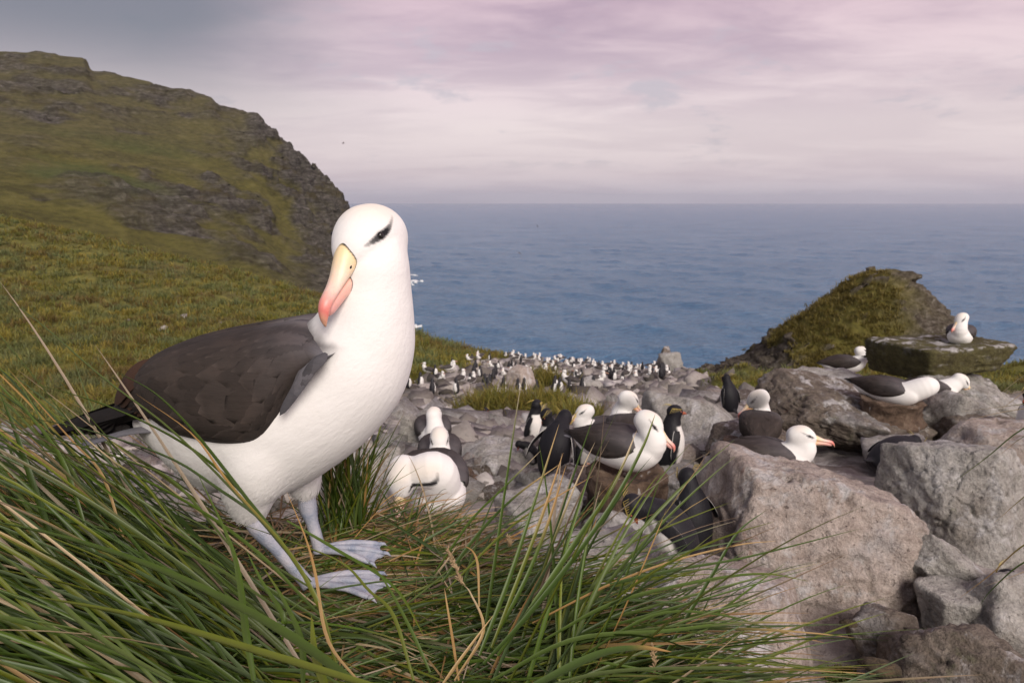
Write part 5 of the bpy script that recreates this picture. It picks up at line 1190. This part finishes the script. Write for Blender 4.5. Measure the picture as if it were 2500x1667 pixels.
reparent_shift(bundle('trailing_blades', TUS, 1300, 22, (-1.9, -0.55), (0.75, 1.6), L_az(R(178), 0.30), (R(4), R(46)), (0.38, 0.74), (R(8), R(52)), (0.004, 0.008), 0.05, 0.26, thin=no_face))
reparent_shift(bundle('right_blades', TUS, 1000, 23, (-0.24, 0.13), (0.66, 1.18), L_az(R(6), 0.34), (R(-6), R(20)), (0.28, 0.60), (R(0), R(34)), (0.0038, 0.0075), 0.06, 0.34, thin=no_face))
reparent_shift(bundle('upright_blades', TUS, 36, 24, (-0.06, 0.10), (0.82, 1.05), L_az(R(40), 0.5), (R(38), R(66)), (0.34, 0.56), (R(6), R(34)), (0.0045, 0.008), 0.12, 0.45, thin=no_face))
reparent_shift(bundle('tall_blades', TUS, 330, 31, (-1.05, -0.34), (0.86, 1.16), L_az(R(172), 0.20), (R(30), R(56)), (0.50, 0.86), (R(10), R(48)), (0.0045, 0.008), 0.08, 0.35, thin=no_face))
reparent_shift(bundle('rear_blades', TUS, 300, 25, (-0.52, -0.12), (1.32, 1.50), L_az(R(40), 1.1), (R(2), R(26)), (0.12, 0.26), (R(10), R(60)), (0.003, 0.006), 0.2, 0.35))
reparent_shift(bundle('tuft_blades', TUS, 200, 26, (-0.43, -0.34), (1.42, 1.50), L_az(R(90), 1.5), (R(62), R(89)), (0.15, 0.30), (R(4), R(40)), (0.004, 0.0075), 0.07, 0.30))
reparent_shift(bundle('front_blades', TUS, 700, 27, (-0.75, 0.3), (0.45, 0.80), lambda r, x, y: np.where(r.random(len(x)) < 0.6, R(168), R(10))+r.normal(size=len(x))*0.35, (R(0), R(28)), (0.25, 0.5), (R(5), R(45)), (0.004, 0.007), 0.12, 0.3))
reparent_shift(bundle('dead_straw', TUS, 1250, 28, (-0.62, 0.16), (0.55, 1.50), lambda r, x, y: r.uniform(0, 6.28, len(x)), (R(-4), R(16)), (0.10, 0.32), (R(0), R(40)), (0.0022, 0.005), 1.0, 0, lie=0.022, S=9, fold=0.2))
reparent_shift(bundle('nest_straw', TUS, 900, 29, (-0.46, -0.05), (1.12, 1.52), lambda r, x, y: R(20)+r.normal(size=len(x))*0.6, (R(-2), R(8)), (0.12, 0.28), (R(0), R(22)), (0.0022, 0.0045), 0.9, 0, lie=0.012, S=9, fold=0.2))
reparent_shift(bundle('low_blades', TUS, 1150, 33, (-0.62, 0.10), (0.62, 1.34), lambda r, x, y: np.where(r.random(len(x)) < 0.35, R(175), R(8))+r.normal(size=len(x))*0.55, (R(-2), R(16)), (0.18, 0.48), (R(0), R(40)), (0.0035, 0.0072), 0.06, 0.3, lie=0.03))
reparent_shift(bundle('left_straw', TUS, 900, 30, (-1.7, -0.4), (0.6, 1.6), lambda r, x, y: R(180)+r.normal(size=len(x))*0.7, (R(-4), R(18)), (0.15, 0.40), (R(0), R(40)), (0.0025, 0.005), 0.75, 0, lie=0.03, S=9, fold=0.2))

# single blades that stand out: bearing control points (px,row,distance), width, colour
def lone_blade(pts, w, col, tip=None, ta=1.6, parent=TUS, name='blade', tw=0.3):
    c = cr(np.array([list(P(*p)) for p in pts]), 22)[None]; dv = np.gradient(c, axis=1); dv /= np.linalg.norm(dv, axis=2)[..., None]
    me = blades_mesh(name, c, dv, np.array([w]), np.array([tw]), np.array([col]), np.array([tip if tip is not None else col]), np.array([ta]))
    o = link(name, me, parent); o.location = -parent.location; return o
G0, G1, G2, G3, G4 = GREEN; S0, S1, S2, S3 = STRAW[:4]
for pts, w, col, tip, ta in [
 ([(960, 1740, .62), (700, 1545, .68), (420, 1400, .72), (160, 1310, .76), (-60, 1262, .80)], .0160, G1*.85, None, 1.6),
 ([(1000, 1700, .60), (640, 1590, .60), (330, 1500, .62), (60, 1450, .64)], .0130, G3, None, 1.6),
 ([(420, 1660, .72), (250, 1560, .72), (90, 1420, .76), (-30, 1330, .8)], .0090, G2, None, 1.6),
 ([(690, 1320, 1.02), (560, 1170, 1.04), (430, 1070, 1.05), (250, 985, 1.06), (60, 930, 1.08)], .0088, G1, None, 1.6),
 ([(760, 1420, .98), (600, 1230, 1.00), (420, 1050, 1.02), (250, 920, 1.04), (100, 790, 1.06), (-20, 705, 1.08)], .0068, G2*.9, S2, 1.2),
 ([(700, 1345, 1.0), (590, 1200, 1.02), (480, 1060, 1.04), (380, 960, 1.05), (280, 905, 1.06)], .0098, G0*1.2, None, 1.6),
 ([(820, 1620, .86), (780, 1480, .88), (700, 1340, .92), (560, 1180, .96), (470, 1060, 1.0), (330, 960, 1.02)], .0078, G3, S1, .55),
 ([(620, 1660, .72), (600, 1540, .76), (585, 1420, .82), (560, 1320, .88), (480, 1150, .96)], .0095, G1, None, 1.6),
 ([(690, 1560, .86), (690, 1500, .86), (640, 1420, .9), (600, 1340, .94)], .0080, G1*1.1, None, 1.6),
 ([(790, 1480, .93), (660, 1290, .98), (530, 1190, 1.0), (400, 1110, 1.02), (180, 1040, 1.05), (0, 1010, 1.06)], .0088, G4, None, 1.6),
 ([(780, 1500, .92), (620, 1340, .96), (430, 1210, 1.0), (220, 1120, 1.03), (-20, 1080, 1.06)], .0090, G1, None, 1.6),
 ([(700, 1500, .92), (500, 1370, .96), (260, 1290, 1.0), (40, 1260, 1.02), (-80, 1262, 1.03)], .0085, G2, None, 1.6),
 ([(610, 1560, .88), (420, 1440, .9), (210, 1340, .94), (-40, 1300, .98)], .0100, G4, None, 1.6),
 ([(300, 1310, 1.0), (250, 1160, 1.05), (180, 1080, 1.08), (90, 980, 1.1), (20, 900, 1.12)], .0050, S0, S1, .4),
 ([(440, 1300, .98), (350, 1180, 1.0), (270, 1120, 1.02), (200, 1060, 1.04), (150, 1000, 1.05)], .0050, G3, S2, .45),
 ([(130, 1320, .95), (80, 1180, 1.0), (40, 1060, 1.03), (0, 960, 1.05)], .0100, G0*1.1, None, 1.6),
 ([(210, 1290, .98), (150, 1120, 1.02), (70, 1010, 1.05), (20, 950, 1.06)], .0075, G1, None, 1.6),
 ([(560, 1330, 1.0), (430, 1180, 1.03), (330, 1130, 1.04), (110, 1065, 1.06), (-60, 1050, 1.08)], .0072, G2, None, 1.6),
 ([(880, 1668, .8), (800, 1560, .84), (770, 1400, .92), (745, 1310, .96), (700, 1200, 1.0)], .0050, S0, S1, .5),
 ([(1010, 1660, .84), (960, 1500, .9), (900, 1440, .93), (830, 1370, .97), (680, 1310, 1.0), (560, 1270, 1.02)], .0068, G3, None, 1.6),
 ([(1050, 1640, .86), (1000, 1530, .9), (940, 1420, .95), (890, 1360, .98)], .0062, G1, None, 1.6),
 ([(1215, 1600, .88), (1320, 1450, .92), (1420, 1300, .98), (1500, 1180, 1.03), (1555, 1050, 1.08)], .0098, G1*1.05, S2, .8),
 ([(1180, 1620, .86), (1290, 1500, .9), (1410, 1350, .95), (1500, 1220, 1.0), (1570, 1090, 1.05), (1600, 1010, 1.08)], .0090, G0*1.3, G3, .8),
 ([(1170, 1600, .88), (1240, 1420, .95), (1300, 1240, 1.02), (1365, 1035, 1.08)], .0072, G1, S0, .82),
 ([(1200, 1580, .9), (1270, 1400, .96), (1330, 1240, 1.02), (1375, 1105, 1.07)], .0066, G3, S1, .6),
 ([(1190, 1590, .9), (1280, 1420, .95), (1340, 1270, 1.02), (1382, 1135, 1.06)], .0066, G1, S1, .62),
 ([(1060, 1400, 1.06), (1150, 1270, 1.1), (1230, 1190, 1.12), (1320, 1100, 1.15)], .0062, G1, S2, .85),
 ([(1080, 1420, 1.04), (1170, 1300, 1.1), (1260, 1210, 1.13), (1370, 1130, 1.16)], .0075, G0*1.2, S0, .75),
 ([(1090, 1440, 1.02), (1230, 1300, 1.08), (1330, 1230, 1.1), (1450, 1160, 1.14)], .0055, G3, S1, .6),
 ([(1320, 1500, .96), (1480, 1430, .98), (1650, 1390, 1.0), (1820, 1360, 1.03), (2100, 1290, 1.1)], .0075, G0*1.25, None, 1.6),
 ([(1300, 1520, .94), (1480, 1430, .98), (1640, 1370, 1.02), (1800, 1330, 1.06), (1895, 1320, 1.08)], .0048, S1, S0, .4),
 ([(1330, 1560, .9), (1500, 1470, .94), (1700, 1420, .98), (1860, 1400, 1.02), (1975, 1418, 1.05)], .0078, G1, G3, .8),
 ([(1420, 1600, .9), (1600, 1500, .94), (1760, 1500, .98), (1900, 1540, 1.02), (2020, 1570, 1.06)], .0062, G1, S1, .75),
 ([(1600, 1640, .94), (1680, 1500, .98), (1740, 1400, 1.02), (1800, 1300, 1.06), (1870, 1245, 1.1)], .0064, G0*1.3, G4, .8),
 ([(1200, 1660, .82), (1400, 1560, .86), (1620, 1540, .9), (1800, 1520, .95), (1990, 1520, 1.0)], .0085, G1, S0, .85),
 ([(1280, 1690, .78), (1480, 1640, .82), (1700, 1630, .86), (1900, 1632, .9), (2150, 1645, .96)], .0068, G2*.8, S0, .8),
 ([(1250, 1700, .7), (1450, 1600, .76), (1560, 1580, .8), (1640, 1590, .82)], .0120, G0*1.3, S1, .72),
 ([(1120, 1660, .84), (1105, 1560, .88), (1092, 1480, .92), (1085, 1435, .94)], .0040, S1, S0, .5),
 ([(1110, 1660, .84), (1180, 1540, .88), (1150, 1450, .92), (1130, 1425, .93)], .0048, S0, S2, .5),
 ([(1080, 1670, .82), (1130, 1600, .85), (1205, 1500, .89)], .0050, S0, S0, .5),
 ([(1170, 1480, .95), (1165, 1370, 1.0), (1140, 1335, 1.02), (1110, 1345, 1.03), (1070, 1375, 1.03)], .0040, S0, S1, .3),
 ([(740, 1670, .74), (735, 1560, .8), (690, 1460, .85), (640, 1380, .9)], .0085, G1, G3, .8),
 ([(800, 1690, .66), (770, 1600, .7), (760, 1500, .75)], .0105, G3*1.05, None, 1.6),
 ([(990, 1600, .9), (900, 1560, .9), (790, 1560, .9), (700, 1590, .88)], .0060, G4, S2, .8),
 ([(700, 1270, 1.1), (820, 1340, 1.08), (960, 1430, 1.02), (1040, 1560, .94)], .0070, G1*1.1, G3, .8)]:
    lone_blade(pts, w, col, tip, ta)
# flowering straw head
def seed_head(px, row, y, dirpx, n=60, ln=.09):
    a = np.array(P(px, row, y)); b = np.array(P(dirpx[0], dirpx[1], y)); ax = unit(b-a); r = np.random.default_rng(int(px)); prts = []
    for k in range(n):
        t = r.random(); o = a+(b-a)*t; q = unit(ax+r.normal(size=3)*0.35); l = .012*(1-.5*t)
        prts.append(pipe([o, o+q*l*.5, o+q*l], [.0009, .0014, .0003], 4))
    V, Fc = cat(prts); me = mesh_from('seed_head', V, Fc, [M_BLADE], colors=np.tile(np.array((0.42, 0.30, 0.17)), (len(V), 1))); o = link('seed_head', me, TUS); o.location = -TUS.location
seed_head(1130, 1430, .935, (1092, 1338)); seed_head(1600, 1640, .9, (1592, 1575), 40); seed_head(1245, 1335, 1.06, (1240, 1308), 30)

# tussock outside the right edge: only its blade tips reach in
RT = empty('tussock_grass', P(2800, 1150, 1.9), label='thin grass blades hanging in from the right edge over the boulders', category='tussock grass')
for pts, w, col, tip, ta in [
 ([(2780, 1120, 1.7), (2640, 960, 1.7), (2560, 945, 1.7), (2440, 965, 1.7)], .0051, S2, S2, .5), ([(2800, 1140, 1.7), (2620, 960, 1.7), (2500, 985, 1.7), (2340, 1005, 1.7)], .0059, G3, S2, .75),
 ([(2800, 1150, 1.7), (2600, 1000, 1.7), (2480, 1000, 1.7), (2335, 1032, 1.7)], .0068, G3, S2, .6), ([(2780, 1120, 1.6), (2600, 930, 1.6), (2520, 945, 1.6), (2430, 1010, 1.6)], .0068, S0, S2, .5),
 ([(2790, 1160, 1.5), (2600, 1020, 1.5), (2500, 1045, 1.5), (2410, 1115, 1.5), (2322, 1181, 1.5)], .0071, G1, G3, .8), ([(2790, 1180, 1.6), (2620, 1030, 1.6), (2510, 1060, 1.6), (2440, 1110, 1.6)], .0057, G0*1.2, S3, .8),
 ([(2780, 1240, 1.5), (2600, 1150, 1.5), (2510, 1205, 1.5), (2420, 1282, 1.5)], .0071, G3, S2, .75), ([(2780, 1340, 1.5), (2600, 1290, 1.5), (2500, 1330, 1.5), (2420, 1400, 1.5), (2340, 1461, 1.5)], .0076, G3, S0, .55),
 ([(2790, 1360, 1.5), (2620, 1330, 1.5), (2500, 1372, 1.5), (2420, 1440, 1.5), (2390, 1480, 1.5)], .0078, G1, G4, .8), ([(2780, 1350, 1.55), (2600, 1350, 1.55), (2500, 1395, 1.55), (2400, 1432, 1.55)], .0057, S0, S2, .5),
 ([(2780, 900, 1.6), (2620, 880, 1.6), (2520, 905, 1.6), (2440, 962, 1.6)], .0057, G1, S2, .8)]:
    lone_blade(pts, w, col, tip, ta, RT)

# slopes: clumped tussock cover, nobody could count it
def tufts(name, pts, hgt, nb, wid, seed, label, tint=None):
    r = np.random.default_rng(seed); n = len(pts); m = n*nb
    P0 = np.repeat(pts, nb, 0)+np.stack([r.normal(size=m)*np.repeat(hgt, nb)*0.42, r.normal(size=m)*np.repeat(hgt, nb)*0.42, np.zeros(m)], -1)
    az = r.uniform(0, 6.28, m); el = r.uniform(R(35), R(88), m); L = np.repeat(hgt, nb)*r.uniform(0.55, 1.15, m); dr = r.uniform(R(20), R(95), m)
    C, Dv = blade_arrays(P0, az, el, L, dr, None, None, r.normal(size=m)*0.3, 3, 1.3); w = np.repeat(wid, nb)*r.uniform(0.6, 1.3, m)
    base_n = pnoise(np.stack([pts[:, 0]*0.16, pts[:, 1]*0.16, 0*pts[:, 0]+1], -1)); b2 = pnoise(np.stack([pts[:, 0]*0.55, pts[:, 1]*0.55, 0*pts[:, 0]+4], -1))
    c1 = np.array((0.170, 0.177, 0.033)); c2 = np.array((0.310, 0.253, 0.052)); c3 = np.array((0.162, 0.108, 0.038)); c4 = np.array((0.150, 0.192, 0.079))
    t = np.clip(0.5+0.8*b2+0.35*r.normal(size=n), 0, 1)[:, None]; cc = c1*(1-t)+c2*t; t3 = smooth01(base_n+0.5*b2+0.22*r.normal(size=n), 0.0, 0.45)[:, None]*0.85; cc = cc*(1-t3)+c3*t3; t4 = (smooth01(pnoise(np.stack([pts[:, 0]*0.3, pts[:, 1]*0.3, 0*pts[:, 0]+9], -1)), 0.05, 0.35)+(r.random(n) < 0.14)).clip(0, 1)[:, None]*0.75; cc = cc*(1-t4)+c4*t4
    if tint is not None: cc = np.tile(np.array(tint), (n, 1))
    g = np.repeat(cc, nb, 0)*(0.7+0.6*r.random((m, 1))); tp = g*1.25+np.array((0.03, 0.02, 0.0))
    me = blades_mesh(name, C, Dv, w, r.normal(size=m)*0.5, g, tp, np.full(m, 0.8), 0.2, M_TURF, True)
    return me
def slope_tufts():
    r = np.random.default_rng(61); n = 26000; px = r.uniform(-120, 1330, n); y = np.exp(r.uniform(math.log(11), math.log(104), n)); x = (px-1250)/F*y/.985
    g = grass_mask(x, y); k = g > 0.55
    # thin with distance so that clumps keep one size on the hill
    k &= r.random(n) < np.clip((y/34)**1.4, 0.10, 1.0)*0.44; x, y = x[k], y[k]; z = ground_z(x, y)
    hg = np.clip(0.34+0.0040*y, 0.34, 0.85)*r.uniform(0.65, 1.35, len(x)); wd = np.clip(0.018+0.00115*y, 0.02, 0.13)
    link('slope_grass', tufts('slope_grass', np.stack([x, y, z-0.03], -1), hg, 17, wd, 62, ''), kind='stuff', label='olive green tussock cover on the grassy slope to the left', category='grass')
    n = 9000; px = r.uniform(1640, 2560, n); y = np.exp(r.uniform(math.log(9.5), math.log(33), n)); x = (px-1250)/F*y/.975; k = (grass_mask(x, y) > 0.5) & (r.random(n) < 0.45); x, y = x[k], y[k]; z = ground_z(x, y)
    link('meadow_grass', tufts('meadow_grass', np.stack([x, y, z-0.02], -1), 0.20*r.uniform(0.6, 1.3, len(x)), 16, 0.010+0.0011*y, 63, ''), kind='stuff', label='short olive grass between the colony and the crag', category='grass')
    xs, ys, cx, cy, cz, rock = CRAG; i = r.choice(len(cx), 7000); i = i[(rock[i] < 0.35) & (cy[i] < 26.5)]
    zz = cz[i]; k = zz > P(2000, 930, 24).z; i = i[k]
    link('crag_grass', tufts('crag_grass', np.stack([cx[i], cy[i], cz[i]-0.02], -1), 0.19*r.uniform(0.6, 1.3, len(i)), 14, np.full(len(i), 0.034), 64, '', (0.20, 0.165, 0.045)), kind='stuff', label='olive grass growing on the left flank of the crag', category='grass')
slope_tufts()
def bush(px, row, y, rx, hgt, n, seed, label, tint=None):
    r = np.random.default_rng(seed); c = P(px, row, y); a = r.uniform(0, 6.28, n); q = np.sqrt(r.random(n)); x = c.x+np.cos(a)*q*rx; yy = c.y+np.sin(a)*q*rx*0.7
    z = np.maximum(ground_z(x, yy), c.z-0.25)+hgt*0.55*(1-q**2)
    root = empty('tussock_grass', c, label=label, category='tussock grass'); me = tufts('blades', np.stack([x, yy, z], -1)-np.array(c), hgt*r.uniform(0.5, 1.0, n), 16, np.full(n, 0.006+0.0011*y), seed, '', tint)
    link('blades', me, root, kind='stuff')
    V, Fc = rock_verts((rx*0.7, rx*0.5, hgt*0.35), seed, 3, 9, 10, 0.08); link('root_mass', mesh_from('root_mass', V, Fc, [M_MOUND]), root)
bush(1215, 1000, 12.0, .62, .55, 300, 71, 'dark green tussock clump above the small lone penguin')
bush(1325, 1005, 11.5, .60, .50, 300, 72, 'brownish tussock clump right of the dark green one')
bush(1400, 1022, 10.0, .42, .38, 160, 73, 'low tussock clump at the end of the row in the colony')
bush(1325, 945, 22, .6, .8, 60, 74, 'small dark tussock among the far scree')
bush(2145, 1625, 1.98, .085, .085, 260, 75, 'bright green moss cushion between the boulders at bottom right', (0.10, 0.135, 0.016))
bush(2072, 1520, 2.36, .045, .04, 70, 76, 'tiny green moss tuft under the largest boulder', (0.11, 0.12, 0.02))

# ------------------------------------------------------------------ sea air
def haze():
    x0, x1, y0, y1, z0, z1 = -16000., 16500., -40., 15200., -70., EYE+130
    V = [(x, y, z) for x in (x0, x1) for y in (y0, y1) for z in (z0, z1)]
    Fc = [(0, 1, 3, 2), (4, 6, 7, 5), (0, 4, 5, 1), (2, 3, 7, 6), (0, 2, 6, 4), (1, 5, 7, 3)]
    m = bpy.data.materials.new('sea_air'); m.use_nodes = True; nt = m.node_tree; nt.nodes.clear()
    v = nt.nodes.new('ShaderNodeVolumePrincipled'); o = nt.nodes.new('ShaderNodeOutputMaterial'); nt.links.new(v.outputs[0], o.inputs['Volume'])
    v.inputs['Density'].default_value = 0.00008; v.inputs['Color'].default_value = (0.86, 0.87, 0.92, 1); v.inputs['Anisotropy'].default_value = 0.2
    link('haze', mesh_from('haze', V, Fc, [m], smooth=False), kind='stuff', label='thin pale sea haze over the bay', category='haze')
haze()
